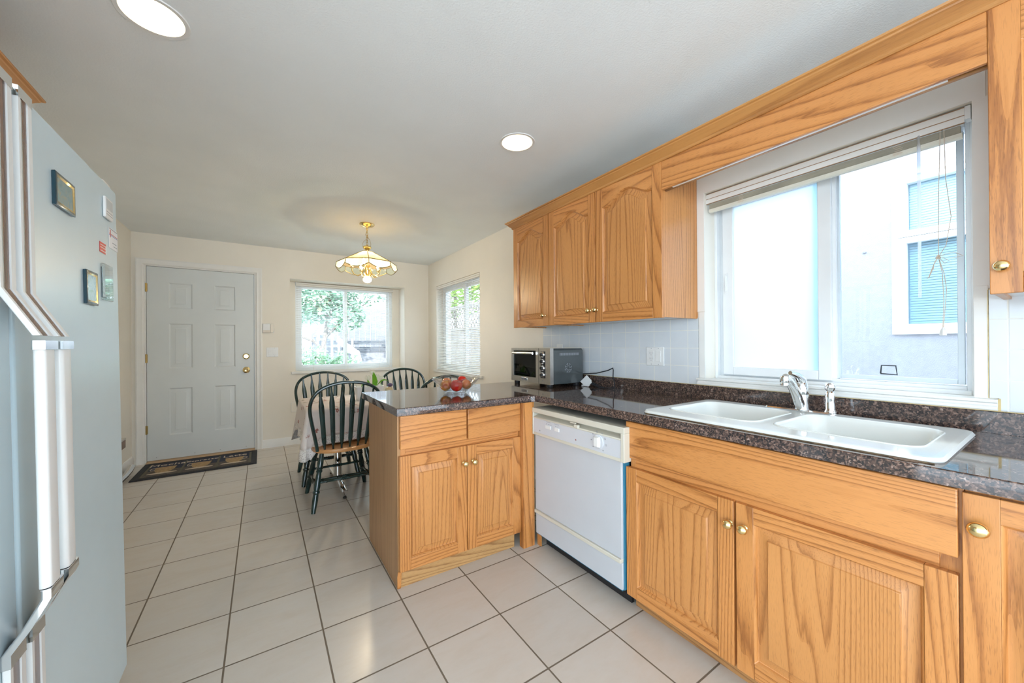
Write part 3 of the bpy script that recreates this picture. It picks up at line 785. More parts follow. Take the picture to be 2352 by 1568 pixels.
mb = MB(); mb.box(2.045, XW-.0005, -.9, 2.56, zb, .9765); mb.build('backsplash', granite_m, t, .003)
mb = MB()
for yy in (.622,): mb.box(XCF-.0006, XCF+.001, yy-.0012, yy+.0012, zb+.001, zt-.001)
mb.build('seam', black_m, t)
for yc, ln in ((.735, .075), (.250, .060)):
    mb = MB(); pts = []
    for k in range(15):
        a = 2*math.pi*k/15; rr = 1+.35*math.sin(3.1*k)
        pts.append((1.404+.010*math.sin(a)*rr, yc+ln*.5*math.cos(a)*(.9+.12*math.cos(k*2)), zt+.0002))
    mb.prism(pts, (0, 0, .0022)); mb.build('chipped_edge', chip_m, t)
mb = MB(); mb.box(2.0405, 2.0445, -.9, 2.56, .9766, .9785)
mb.build('caulk_bead', caulk, t)

# ------------------------------------------------------------------ sink
def rrect(x0, x1, y0, y1, r, z, n=6):
    out = []
    for cx, cy, a0 in ((x1-r, y1-r, 0), (x0+r, y1-r, 90), (x0+r, y0+r, 180), (x1-r, y0+r, 270)):
        for k in range(n+1):
            a = R(a0+90*k/n); out.append((cx+r*math.cos(a), cy+r*math.sin(a), z))
    return out
t = thing('kitchen_sink', 'white enamel double bowl sink set into the granite countertop', 'sink', (1.70, .63, ZC))
bowls = [(1.513, 1.895, .655, 1.022), (1.513, 1.895, .236, .612)]
mb = MB()
x0, x1, y0, y1 = 1.412, 1.985, .186, 1.074
zr = ZC+.0125
outer = [rrect(x0+.002, x1-.002, y0+.002, y1-.002, .045, ZC+.0004), rrect(x0, x1, y0, y1, .047, ZC+.004), rrect(x0+.006, x1-.006, y0+.006, y1-.006, .042, zr), rrect(x0+.02, x1-.02, y0+.02, y1-.02, .035, zr+.0006)]
mb.loft(outer, 0, cap0=False, cap1=False)
# deck with two holes: rim bands as a bridged grid
bm = bmesh.new()
def ed(loop):
    vs = [bm.verts.new(p) for p in loop]
    es = [bm.edges.new((vs[i], vs[(i+1) % len(vs)])) for i in range(len(vs))]
    return es
edges = ed(outer[-1])
for b in bowls: edges += ed(rrect(*b, .06, zr+.0006))
bmesh.ops.triangle_fill(bm, use_beauty=True, use_dissolve=False, edges=edges)
bm.verts.ensure_lookup_table(); bm.verts.index_update()
mb.add([v.co.copy() for v in bm.verts], [[v.index for v in f.verts] for f in bm.faces]); bm.free()
mb.build('rim', enamel, t)
for a0, a1, b0, b1 in bowls:
    mb = MB()
    z = zr+.0006
    lo = [rrect(a0, a1, b0, b1, .06, z), rrect(a0+.003, a1-.003, b0+.003, b1-.003, .058, z-.002), rrect(a0+.009, a1-.009, b0+.009, b1-.009, .054, z-.012), rrect(a0+.016, a1-.016, b0+.016, b1-.016, .055, z-.10), rrect(a0+.03, a1-.03, b0+.03, b1-.03, .06, z-.175), rrect(a0+.07, a1-.07, b0+.07, b1-.07, .05, z-.19)]
    mb.loft(lo, 0, cap0=False); bo = mb.build('bowl', enamel, t)
    sd = bo.modifiers.new('wall', 'SOLIDIFY'); sd.thickness = .004; sd.offset = -1
    mb = MB(); c = ((a0+a1)/2, (b0+b1)/2, z-.1895); mb.lathe([(.042, .0), (.042, .002), (.034, .003), (.030, -.000), (.001, -.0005)], c, 20); mb.build('drain', chrome, bo)
mb = MB()
for k in range(40):
    y = .20+k*.021; wv = .0015+.0012*math.sin(k*2.3)
    if k % 7 == 3: wv = -.0012
    mb.box(x0-.002-wv, x0+.0015, y, y+.0212, ZC+.0003, ZC+.0030)
mb.build('old_sealant', simple('dark_sealant', (.16, .11, .06), .8, var=.5, vs=60), t)

# faucet
t = thing('kitchen_faucet', 'chrome single lever faucet with side sprayer at the back of the sink', 'faucet', (1.935, .66, zr))
zp = zr+.0007
mb = MB(); mb.loft([rrect(1.912, 1.962, .535, .790, .0249, zp), rrect(1.912, 1.962, .535, .790, .0249, zp+.005), rrect(1.917, 1.957, .540, .785, .0199, zp+.010)]); mb.build('deck_plate', chrome, t)
bx_, by_ = 1.938, .652
mb = MB(); mb.lathe([(.027, zp+.010), (.026, zp+.014), (.0245, zp+.05), (.0245, zp+.072), (.0235, zp+.074), (.0245, zp+.078), (.024, zp+.10), (.020, zp+.122), (.012, zp+.132), (.001, zp+.134)], (bx_, by_, 0), 24); mb.build('body', chrome, t)
mb = MB()
path = [(bx_-.005, by_, zp+.020), (bx_-.025, by_+.002, zp+.045), (bx_-.050, by_+.004, zp+.083), (bx_-.080, by_+.006, zp+.115), (bx_-.115, by_+.007, zp+.140), (bx_-.140, by_+.008, zp+.150)]
mb.tube(path, [.018, .019, .018, .0165, .015, .0145], 14, flat=1.25, up=(0, 1, 0)); mb.build('spout', chrome, t)
mb = MB(); cx_ = bx_-.146
mb.lathe([(.015, zp+.158), (.017, zp+.150), (.0165, zp+.132), (.0155, zp+.130), (.016, zp+.128), (.0155, zp+.120), (.001, zp+.120)], (cx_, by_+.008, 0), 20); mb.build('aerator', chrome, t)
mb = MB(); mb.tube([(bx_+.005, by_, zp+.110), (bx_-.004, by_+.001, zp+.138), (bx_-.030, by_+.004, zp+.152), (bx_-.065, by_+.008, zp+.163), (bx_-.085, by_+.010, zp+.167)], [.021, .018, .012, .0085, .0075], 12, flat=1.2, up=(0, 1, 0)); mb.build('lever', chrome, t)
mb = MB()
mb.lathe([(.021, zp+.0101), (.020, zp+.014), (.016, zp+.022), (.0155, zp+.06), (.017, zp+.075), (.0155, zp+.09), (.012, zp+.094), (.011, zp+.096), (.016, zp+.103), (.0185, zp+.113), (.016, zp+.123), (.009, zp+.129), (.001, zp+.130)], (1.938, .556, 0), 20)
mb.build('side_sprayer', chrome, t)

# ------------------------------------------------------------------ dishwasher
t = thing('dishwasher', 'white built-in dishwasher with almond trim between peninsula and sink cabinet', 'dishwasher', (1.40, 1.465, 0))
XP = 1.358; ya, yb_ = 1.117, 1.797; zt0, zt1 = .672, .831
mb = MB(); mb.box(1.50, 2.0, 1.15, 1.785, .10, .85); mb.box(1.42, 1.50, 1.15, 1.785, .10, .80); mb.build('tub', simple('dark_tub', (.06, .06, .065), .7), t)
mb = MB()
mb.box(XP, XP+.14, ya+.0+.03*0, yb_, zt1-.028, zt1)                                             # top bar
mb.box(XP, XP+.05, ya, ya+.020, zt0, zt1-.028); mb.box(XP, XP+.05, yb_-.010, yb_, zt0, zt1-.028); mb.box(XP+.001, XP+.05, ya+.02, yb_-.01, zt0, zt0+.016)
mb.prism([(XP+.001, ya+.02, .778), (XP+.040, ya+.02, .790), (XP+.040, ya+.02, .803), (XP+.045, ya+.02, .803), (XP+.045, ya+.02, .770), (XP+.001, ya+.02, .770)], (0, yb_-ya-.03, 0))
mb.build('control_frame', dw_cream, t, .003)
mb = MB(); mb.box(XP+.003, XP+.04, ya+.020, yb_-.010, .688, .770); mb.build('control_face', dw_panel, t)
mb = MB(); mb.box(XP-.006, XP+.01, 1.405, 1.435, .775, .793); mb.box(XP+.004, XP+.012, 1.43, 1.475, .792, .800); mb.build('latch', dw_cream, t, .003)
yd, zd = 1.272, .737
mb = MB(); mb.lathe([(.035, 0), (.035, -.004), (.032, -.0065), (.001, -.0065)], (XP+.003, yd, zd), 32, ax='X'); dial = mb.build('dial', dw_panel, t)
mb = MB(); mb.loft([[(XP-.0032, yd+a*.9, zd+b) for a, b in ((-.019, -.026), (.019, -.026), (.022, .0), (.019, .026), (-.019, .026), (-.022, 0))], [(XP-.018, yd+a*.7, zd+b*.9) for a, b in ((-.017, -.024), (.017, -.024), (.019, .0), (.017, .024), (-.017, .024), (-.019, 0))]]); mb.build('grip', plastic_w, dial, .002)
for k, a in enumerate((100, 62, 28, -8, -52, 180, 140, 222)):
    mb = MB(); q = R(a); yy, zz = yd-.047*math.cos(q), zd+.047*math.sin(q)
    if k < 4:
        mb.box(XP+.0025, XP+.0032, yy-.005, yy+.005, zz-.005, zz-.0035); mb.box(XP+.0025, XP+.0032, yy-.005, yy-.0035, zz-.0035, zz+.003); mb.box(XP+.0025, XP+.0032, yy+.0035, yy+.005, zz-.0035, zz+.003); mb.box(XP+.0025, XP+.0032, yy-.0035, yy+.0035, zz+.003, zz+.0042)
    else: mb.box(XP+.0025, XP+.0032, yy-.003, yy+.003, zz-.0025, zz+.0025)
    mb.build('printed_mark', grey_ink, t)
for y in (1.665, 1.645, 1.625): MB().box(XP+.0025, XP+.0032, y-.004, y+.004, .752, .7545).build('printed_mark', grey_ink, t)
for y in (1.585, 1.568): MB().box(XP+.0025, XP+.0032, y-.0035, y+.0035, .752, .7545).build('printed_mark', grey_ink, t)
MB().box(XP+.0025, XP+.0032, 1.63, 1.668, .764, .7655).build('printed_mark', grey_ink, t); MB().box(XP+.0025, XP+.0032, 1.558, 1.600, .764, .7655).build('printed_mark', grey_ink, t)

mb = MB(); mb.lathe([(.004, 0), (.001, -.0008)], (XP+.003, 1.428, .712), 10, ax='X'); mb.build('indicator_light', simple('red_lens', (.22, .03, .03), .3), t)
for a, b in ((1.625, 1.672), (1.556, 1.592)):
    mb = MB(); mb.box(XP-.002, XP+.004, a, b, .727, .746); mb.build('button_bank', plastic_w, t, .0015)
text_mesh('W', 'printed_initial', grey_ink, t, .012, .0003, basis((XP+.0026, 1.728, .703), (0, -1, 0), (0, 0, 1), (-1, 0, 0)))
mb = MB(); mb.box(1.376, 1.418, 1.149, 1.792, .222, zt0-.001); mb.build('door_panel', dw_white, t, .002)
mb = MB(); mb.box(1.366, 1.400, 1.150, 1.792, .2035, .2215); mb.build('door_strip', dw_cream, t, .002)
mb = MB(); mb.box(1.378, 1.418, 1.149, 1.792, .079, .2030); mb.build('access_panel', dw_white, t, .002)
mb = MB(); mb.box(1.388, 1.42, 1.1425, 1.1485, .079, .671); mb.box(1.380, 1.40, 1.149, 1.792, .0755, .0785); mb.box(1.40, 1.42, 1.1385, 1.1425, .60, .671); mb.build('film_edge', dw_blue, t)
mb = MB(); mb.box(1.436, 1.45, 1.142, 1.764, .004, .0995); mb.build('kick_plate', black_m, t)

# ------------------------------------------------------------------ wall cabinets
XUD, XUF = 1.730, 1.750; ZU0, ZU1 = 1.343, 2.158
def wall_cab(name, label, ya, yb, doors, side_near=False, side_far=False):
    t = thing(name, label, 'cabinet', (1.9, (ya+yb)/2, ZU0))
    MB().box(XUF, XW-.001, ya, ya+.016, ZU0+.004, ZU1).build('side_panel', oak_p, t); MB().box(XUF, XW-.001, yb-.016, yb, ZU0+.004, ZU1).build('side_panel', oak_p, t)
    mb = MB(); mb.box(XUF, XW-.001, ya+.016, yb-.016, ZU0+.012, ZU0+.022); mb.box(XUF, XW-.001, ya+.016, yb-.016, ZU1-.02, ZU1-.008); mb.box(XW-.012, XW-.001, ya+.016, yb-.016, ZU0+.022, ZU1-.02); mb.build('white_lining', cabin_white, t)
    mb = MB(); mb.box(XUF, XUF+.019, ya+.016, ya+.045, ZU0+.004, ZU1, 0); mb.box(XUF, XUF+.019, yb-.045, yb-.016, ZU0+.004, ZU1, 0); mb.box(XUF, XUF+.019, ya+.045, yb-.045, ZU0+.004, ZU0+.042, 1); mb.box(XUF, XUF+.019, ya+.045, yb-.045, ZU1-.05, ZU1, 1)
    mb.build('face_frame', [oak_v, oak_y], t)
    for a, b, ky in doors:
        d = panel_door(t, (XUF-.0002, b, ZU0), (0, -1, 0), (-1, 0, 0), b-a, .808, arch=.062, mats=RUN_M)
        if ky: knob(d, (XUD, ky, 1.418), (-1, 0, 0), .0155)
    return t
wall_cab('wall_cabinet', 'narrow single door oak wall cabinet farthest from the kitchen window', 2.082, 2.530, [(2.090, 2.530, 2.128)])
wall_cab('wall_cabinet', 'double door oak wall cabinet beside the kitchen window', 1.176, 2.081, [(1.637, 2.082, 1.680), (1.174, 1.631, 1.622)])
wall_cab('wall_cabinet', 'oak wall cabinet above the right tiles with an oval brass knob', -.62, .1365, [(-.25, .1385, .1165), (-.62, -.256, None)])

def crown_prof():
    # (out from cabinet face, height)
    return [(0, 2.148), (.006, 2.148), (.010, 2.152), (.010, 2.160), (.014, 2.163), (.022, 2.170), (.034, 2.184), (.040, 2.188), (.042, 2.193), (.050, 2.196), (.052, 2.203), (.0, 2.203)]
t = thing('crown_moulding', 'long oak crown moulding above the wall cabinets and window valance', 'moulding', (XUD, 1, 2.148))
mb = MB(); cp = crown_prof()
mb.loft([[(XUD+.001-a, -.62, b) for a, b in cp], [(XUD+.001-a, 2.531+a, b) for a, b in cp], [(XW-.001, 2.531+a, b) for a, b in cp]])
mb.build('profile', oak_crown, t, ang=20)
t = thing('window_valance', 'oak valance board over the kitchen window between the wall cabinets', 'valance', (1.74, .66, 2.0))
mb = MB(); mb.box(1.7315, 1.747, .139, 1.1735, 2.003, 2.152); mb.build('board', oak_y, t, .002)
mb = MB(); mb.box(1.7605, 1.774, .139, 1.1735, 2.002, 2.147); mb.build('backing_board', oak_toe_y, t)
mb = MB(); mb.box(1.7475, 1.760, .215, 1.125, 2.0035, 2.030); mb.build('light_strip', plastic_w, t)

# ------------------------------------------------------------------ cabinet over the refrigerator
XK = -.782
t = thing('wall_cabinet', 'oak cabinet above the refrigerator showing only its crown corner', 'cabinet', (XL, 1.8, 1.80))
mb = MB(); mb.box(XL+.001, XK-.02, .55, 2.225, 1.80, 2.155); mb.build('carcass', oak_side, t)
for a, b in ((.56, 1.38), (1.39, 2.22)):
    panel_door(t, (XK-.02+.0002, a, 1.80), (0, 1, 0), (1, 0, 0), b-a, .35, arch=.03, mats=RUN_M)
mb = MB()
mb.loft([[(XK+a, .4, b) for a, b in cp], [(XK+a, 2.228+a, b) for a, b in cp], [(XL+.001, 2.228+a, b) for a, b in cp]])
mb.build('crown', oak_crown, t, ang=20)

# ------------------------------------------------------------------ refrigerator (leans back a little)
FX, FY0, FY1, FS, FH = -.395, .93, 1.812, 1.147, 1.742
lean = math.atan2(.026, 1.742)
t = thing('refrigerator', 'white textured side by side refrigerator with magnets on its door', 'refrigerator', (FX, 1.37, 0))
fr_ = t
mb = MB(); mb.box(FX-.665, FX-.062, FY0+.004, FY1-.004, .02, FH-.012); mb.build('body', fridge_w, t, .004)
mb = MB(); mb.box(FX-.05, FX-.03, FY0+.02, FY1-.02, .012, .10); mb.build('kick_grille', black_m, t)
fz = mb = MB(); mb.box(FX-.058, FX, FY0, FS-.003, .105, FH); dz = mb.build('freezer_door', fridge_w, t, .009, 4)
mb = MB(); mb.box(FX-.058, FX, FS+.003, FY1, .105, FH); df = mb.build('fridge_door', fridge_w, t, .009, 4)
def handle(parent, ya, yb):
    # trim strip, sloping end, grip, sloping end, trim strip
    wv = yb-ya; st = .065
    def strip(mb, za, zb, xa, m_edge, m_in, inner=True):
        pass
    g0, g1 = 1.205, .745
    x1 = FX+.012; xo = FX+st
    up = [(x1, FH-.006), (x1, 1.322), (xo-.006, 1.232), (xo, 1.222), (xo, 1.205)]
    lo = [(xo, .745), (xo, .728), (xo-.006, .716), (x1, .640), (x1, .12)]
    h = None
    def profile(mb, pts, thick, y0, y1, m):
        front = pts; back = [(x-thick, z) for x, z in pts]
        loop0 = [(x, y0, z) for x, z in front]; loop1 = [(x, y1, z) for x, z in front]
        b0 = [(x, y0, z) for x, z in back]; b1 = [(x, y1, z) for x, z in back]
        mb.loft([loop0, loop1, b1, b0, loop0], m, closed=False)
        for q in (0, -1):
            mb.add([loop0[q], loop1[q], b1[q], b0[q]], [(0, 1, 2, 3)], m)
    hd = bpy.data.objects.new('handle', None); C.objects.link(hd); hd.parent = parent
    def piece(name, mat, pts, thick, y0, y1, bev):
        mb = MB(); profile(mb, pts, thick, y0, y1, 0); mb.build(name, mat, hd, bev)
    for seg in (up[:3], lo[2:]):
        piece('wood_inlay', fridge_wood, [(x-.002, z) for x, z in seg], .009, ya+.013, yb-.019, .0006)
        piece('edge_trim', fridge_trim, seg, .011, ya, ya+.011, .002)
        piece('edge_trim', fridge_trim, seg, .011, yb-.017, yb, .002)
    piece('chrome_end', chrome, up[3:], .019, ya-.001, yb+.001, .003)
    piece('chrome_end', chrome, [(x-.0005, z) for x, z in lo[:3]] + [((xo+x1)/2, .678), (x1+.0012, .640), (x1+.0012, .615)], .014, ya-.001, yb+.001, .003)
    piece('chrome_end', chrome, [(x1+.0008, FH-.006), (x1+.0008, FH-.028)], .012, ya-.001, yb+.001, .002)
    piece('chrome_line', chrome, [(x1-.0004, FH-.03), (x1-.0004, 1.318), (xo-.0075, 1.232)], .010, ya+.0111, ya+.0135, 0)
    mb = MB(); mb.loft([rrect(xo-.020, xo-.002, ya+.004, yb-.006, .008, z, 4) for z in (.746, 1.204)]); mb.build('grip', fridge_trim, hd)
    return hd
handle(df, 1.158, 1.212)
handle(dz, 1.081, 1.136)
mb = MB(); mb.box(FX-.075, FX-.012, FY1-.075, FY1-.008, FH+.0005, FH+.018); mb.build('hinge_cover', plastic_w, t, .006, 3)
mb = MB(); mb.box(FX-.060, FX-.0585, FS-.0028, FS+.0028, .105, FH-.003); mb.build('door_gasket', simple('grey_gasket', (.45, .47, .5), .7), t)
t.rotation_euler = (0, -lean, 0)

# things stuck on the refrigerator door, leaning with it
def on_door(name, label, cat, y, z):
    o = thing(name, label, cat, (FX - z*math.sin(lean)+.0006, y, z*math.cos(lean)))
    o.rotation_euler = (0, -lean, 0)
    return o
def fr(o):
    return MB().frame((o.location.x, o.location.y, o.location.z), (0, 1, 0), (1, 0, 0))
o = on_door('framed_picture_magnet', 'dark framed picture magnet, the highest on the refrigerator door', 'magnet', 1.386, 1.592)
pw, ph = .118, .096
m2 = fr(o); ring_ = [(-pw/2, -ph/2), (pw/2, -ph/2), (pw/2, ph/2), (-pw/2, ph/2)]
def pic_frame(o, pw, ph, dp, fmat, liner, art):
    q = lambda k: [(-pw/2+k, -ph/2+k), (pw/2-k, -ph/2+k), (pw/2-k, ph/2-k), (-pw/2+k, ph/2-k)]
    m2 = fr(o); m2.loft([[(a, .0, b) for a, b in q(.001)], [(a, dp*.8, b) for a, b in q(0)], [(a, dp, b) for a, b in q(.003)], [(a, dp, b) for a, b in q(.007)]], 0, cap1=False); m2.build('frame', fmat, o)
    m2 = fr(o); m2.loft([[(a, dp, b) for a, b in q(.007)], [(a, dp-.002, b) for a, b in q(.012)]], 0, cap0=False, cap1=False); m2.build('gold_liner', liner, o)
    m2 = fr(o); m2.box(-pw/2+.0115, pw/2-.0115, dp-.004, dp-.0022, -ph/2+.0115, ph/2-.0115); m2.build('picture', art, o)
def art_mat(name, a, b, c_):
    ma, nt, bb = new_mat(name)
    n = noise(nt, objco(nt), 26, 4, .6, 1.5); rp = ramp(nt, [(.3, a), (.5, b), (.7, c_)]); L(nt, n, rp.inputs[0]); L(nt, rp.outputs[0], bb.inputs['Base Color']); bb.inputs['Roughness'].default_value = .15
    return ma
teal_fr = simple('dark_teal_frame', (.012, .045, .065), .2, coat=.4)
pic_frame(o, .112, .082, .0075, teal_fr, brass, art_mat('muted_teal_print', (.16, .26, .27), (.22, .33, .34), (.33, .33, .24)))
o = on_door('framed_picture_magnet', 'small dark framed magnet below the red sticker on the refrigerator door', 'magnet', 1.547, 1.379)
pic_frame(o, .087, .096, .0078, teal_fr, brass, art_mat('pale_blue_print', (.30, .48, .58), (.55, .68, .75), (.35, .52, .42)))
o = on_door('acrylic_photo_magnet', 'clear acrylic photo frame magnet low beside the door edge of the refrigerator', 'magnet', 1.678, 1.412)
m2 = fr(o); m2.box(-.040, .040, .0, .0095, -.057, .057); m2.build('block', acrylic, o, .003)
m2 = fr(o); m2.box(-.031, .031, .002, .003, -.047, .047); m2.build('photo', art_mat('grey_green_photo', (.45, .55, .58), (.60, .68, .72), (.22, .35, .22)), o)
o = on_door('white_timer_magnet', 'white square timer magnet near the top far corner of the refrigerator', 'magnet', 1.704, 1.653)
m2 = fr(o); m2.box(-.035, .035, .0, .008, -.033, .033); m2.build('case', plastic_w, o, .003)
m2 = fr(o); m2.box(-.028, .028, .0081, .0086, -.004, .026); m2.build('display', simple('grey_display', (.52, .55, .56), .3), o)
m2 = fr(o); m2.box(-.028, .028, .0081, .0085, -.014, -.0128); m2.box(-.028, .028, .0081, .0085, -.022, -.0208); m2.build('lines', grey_ink, o)
o = on_door('red_sticker', 'small red printed sticker in the middle of the refrigerator door', 'sticker', 1.665, 1.519)
m2 = fr(o); m2.box(-.028, .028, 0, .0006, -.016, .016); m2.build('backing', simple('red_sticker_ink', (.66, .05, .04), .5), o)
m2 = fr(o)
for z in (.008, .000, -.010): m2.box(-.023, .021, .0006, .0009, z-.0011, z+.0011)
m2.box(.022, .028, .0006, .0009, -.016, .010)
m2.build('white_lines', plastic_w, o)
o = on_door('paper_notice', 'white paper notice with blue and red print at the refrigerator door edge', 'paper', 1.765, 1.568)
m2 = fr(o); m2.box(-.043, .043, .0, .0007, -.034, .034); m2.build('sheet', simple('white_paper', (.80, .80, .81), .6), o)
for z, a, b in ((-.014, -.01, .03), (-.024, 0, .035), (.029, -.038, .038)): fr(o).box(a, b, .0007, .001, z, z+.0022).build('print_line', grey_ink, o)
m2 = fr(o); m2.box(-.041, .041, .0007, .001, .012, .0145); m2.box(-.034, -.026, .0007, .001, .002, .026); m2.build('red_rule', simple('red_print', (.55, .12, .12), .5), o)
m2 = fr(o); m2.box(-.041, .041, .0007, .001, .008, .010); m2.build('blue_rule', simple('blue_print', (.12, .2, .5), .5), o)
# ------------------------------------------------------------------ toaster oven
t = thing('toaster_oven', 'stainless toaster oven with black sides in the countertop corner', 'toaster oven', (1.83, 2.24, ZC))
X0, X1, Y0, Y1, Z0, Z1 = 1.668, 1.985, 1.998, 2.478, .926, 1.180
oven_side = simple('glossy_dark_enamel', (.055, .065, .068), .10, var=.05, coat=.6)
mb = MB(); lp = lambda x: [(x, Y0+.004, Z0), (x, Y1-.004, Z0), (x, Y1-.004, Z1-.015), (x, Y1-.018, Z1-.002), (x, Y0+.018, Z1-.002), (x, Y0+.004, Z1-.015)]
mb.loft([lp(X0+.030), lp(X1)]); mb.build('housing', oven_side, t, .003)
fm = lambda: MB().frame((X0, Y1, Z0), (0, -1, 0), (-1, 0, 0))     # u 0..0.48 left to right, n outwards, z up
W, H = Y1-Y0, Z1-Z0
mb = fm()
holes = [(.030, .318, .040, .236), (.372, .428, .042, .232)]
us = sorted({0, W, *[h[0] for h in holes], *[h[1] for h in holes]}); zs = sorted({0, H, *[h[2] for h in holes], *[h[3] for h in holes]})
for i in range(len(us)-1):
    for j in range(len(zs)-1):
        if not any(h[0] < (us[i]+us[i+1])/2 < h[1] and h[2] < (zs[j]+zs[j+1])/2 < h[3] for h in holes): mb.box(us[i], us[i+1], -.030, 0, zs[j], zs[j+1])
face = mb.build('steel_face', chrome_soft, t)
mb = fm(); mb.box(.350, .353, .0001, .0006, 0, H); mb.build('door_gap', black_m, t)
mb = fm(); mb.box(.031, .317, -.008, -.004, .041, .235); mb.build('door_glass', glass_dark, t)
mb = fm(); mb.box(.031, .317, -.029, -.026, .041, .235); mb.build('cavity_wall', simple('oven_cavity', (.06, .065, .06), .35, .3), t)
mb = fm()
for z in (.068, .108):
    mb.tube([(.045, -.015, z), (.310, -.015, z-.004)], .0022, 6)
for k in range(12): mb.tube([(.06+k*.021, -.022, .066), (.06+k*.021, -.012, .068)], .001, 5)
mb.build('wire_racks', chrome, t)
mb = fm(); mb.tube([(.046, .016, .216), (.302, .016, .216)], .0095, 14); mb.tube([(.058, -.004, .216), (.058, .016, .216)], .006, 8); mb.tube([(.290, -.004, .216), (.290, .016, .216)], .006, 8); mb.build('door_handle', chrome, t)
mb = fm(); mb.loft([rrect(.374, .426, 0, 0, 0, 0)]) if False else mb.box(.3735, .4265, -.012, -.003, .0435, .2305); mb.build('knob_panel', black_m, t, .004)
for k in range(4):
    z = .208-.0475*k
    mb = fm(); ring_ = lambda r, n: [(.400+r*math.cos(2*math.pi*q/24), n, z+r*math.sin(2*math.pi*q/24)) for q in range(24)]
    mb.loft([ring_(.021, -.0028), ring_(.021, .004), ring_(.018, .012), ring_(.013, .013)]); kn = mb.build('control_knob', chrome, t)
    mb = fm(); mb.loft([ring_(.0128, .0131), ring_(.012, .020), ring_(.011, .021)]); mb.build('knob_center', black_m, kn)
mb = fm(); mb.box(.400-.004, .400+.004, .0001, .002, .020, .028); mb.build('indicator', grey_ink, t)
mb = fm(); mb.box(.138, .212, .0001, .0022, .010, .032); pl = mb.build('brand_plate', chrome, t, .001)
mb = fm(); mb.box(.142, .208, .0022, .0026, .0135, .0285); mb.build('dark_inset', simple('dark_badge', (.05, .05, .06), .3), pl)
text_mesh('KitchenAid', 'badge_text', chrome, pl, .0125, .0003, basis((X0-.0027, Y1-.175, Z0+.0208), (0, -1, 0), (0, 0, 1), (-1, 0, 0)))
# right side details (faces -Y)
sm = lambda: MB().frame((X0, Y0+.004, Z0), (1, 0, 0), (0, -1, 0))
mb = sm()
for k in range(18): mb.box(.092+k*.0105, .0975+k*.0105, .0001, .0012, .202, .220)
mb.build('vent_slots', grey_ink, t)
mb = sm()
for r, n_ in ((.030, 22), (.018, 12)):
    for q in range(n_):
        a = 2*math.pi*q/n_
        if q % 3 != 2: mb.tube([(.172+r*math.cos(a), .0005, .112+r*math.sin(a)), (.172+r*math.cos(a+.22), .0005, .112+r*math.sin(a+.22))], .0016, 5)
for a in range(0, 360, 45): mb.tube([(.172+.012*math.cos(R(a)), .0005, .112+.012*math.sin(R(a))), (.172+.036*math.cos(R(a+20)), .0005, .112+.036*math.sin(R(a+20)))], .0014, 5)
mb.build('round_vent', grey_ink, t)
for x, y in ((X0+.025, Y0+.035), (X0+.025, Y1-.045), (X1-.04, Y0+.035), (X1-.04, Y1-.045)):
    mb = MB(); mb.lathe([(.020, ZC+.0006), (.022, ZC+.004), (.022, ZC+.0245), (.001, ZC+.0245)], (x, y, 0), 16); mb.build('foot', black_m, t)
mb = MB(); mb.tube([(X1-.002, 2.03, .985), (2.005, 1.98, .990), (2.018, 1.90, .998), (2.022, 1.80, 1.022), (2.020, 1.752, 1.042), (2.016, 1.745, 1.030), (2.010, 1.742, .985), (2.000, 1.720, .935), (1.992, 1.712, .914), (1.985, 1.74, .9075), (1.980, 1.80, .906), (1.985, 1.86, .918), (1.978, 1.90, .926), (1.965, 1.88, .918), (1.960, 1.82, .9075), (1.962, 1.78, .907)], .0036, 8)
mb.build('power_cord', black_rub, t)
mb = MB(); mb.tube([(1.985, 1.93, .93), (1.98, 1.90, .925), (1.975, 1.86, .92)], [.010, .011, .005], 10); mb.build('plug', black_rub, t)
mb = MB(); mb.prism([(1.955, 1.955, .9045), (1.940, 1.985, .935), (1.955, 1.935, .985), (1.965, 1.900, .950), (1.962, 1.895, .932), (1.958, 1.92, .912)], (.0015, .0005, 0)); mb.prism([(1.951, 1.985, .9046), (1.9515, 1.915, .9046), (1.96, 1.905, .918), (1.955, 1.985, .912)], (.0015, .001, 0))
mb.build('cord_tag', plastic_w, t)

# ------------------------------------------------------------------ glass bowl and fruit
bc = Vector((1.045, 2.195, ZC))
t = tag(None, ) if False else None
mb = MB()
def bl(r, h, sc, rip=0):
    n = 96
    return [bc + Vector(((r*(1+sc*math.cos(8*2*math.pi*i/n)*.5+sc*.5*math.cos(4*2*math.pi*i/n)))*math.cos(2*math.pi*i/n), (r*(1+sc*math.cos(8*2*math.pi*i/n)*.5+sc*.5*math.cos(4*2*math.pi*i/n)))*math.sin(2*math.pi*i/n), h+rip*math.cos(8*2*math.pi*i/n)+rip*.6*math.cos(4*2*math.pi*i/n))) for i in range(n)]
outs = [bl(.045, .001, 0), bl(.062, .003, 0), bl(.072, .010, .0), bl(.100, .034, .02), bl(.128, .062, .035, .001), bl(.150, .086, .05, .004), bl(.158, .094, .06, .006)]
ins = [bl(.156, .0945, .06, .006), bl(.146, .088, .05, .004), bl(.123, .065, .035, .001), bl(.096, .040, .02), bl(.068, .016, 0), bl(.03, .010, 0)]
mb.loft(outs+ins)
o = mb.build('fruit_bowl', cut_glass, None, ang=60); recenter(o, bc)
tag(o, 'cut glass fruit bowl with wavy rim on the peninsula countertop', 'bowl')
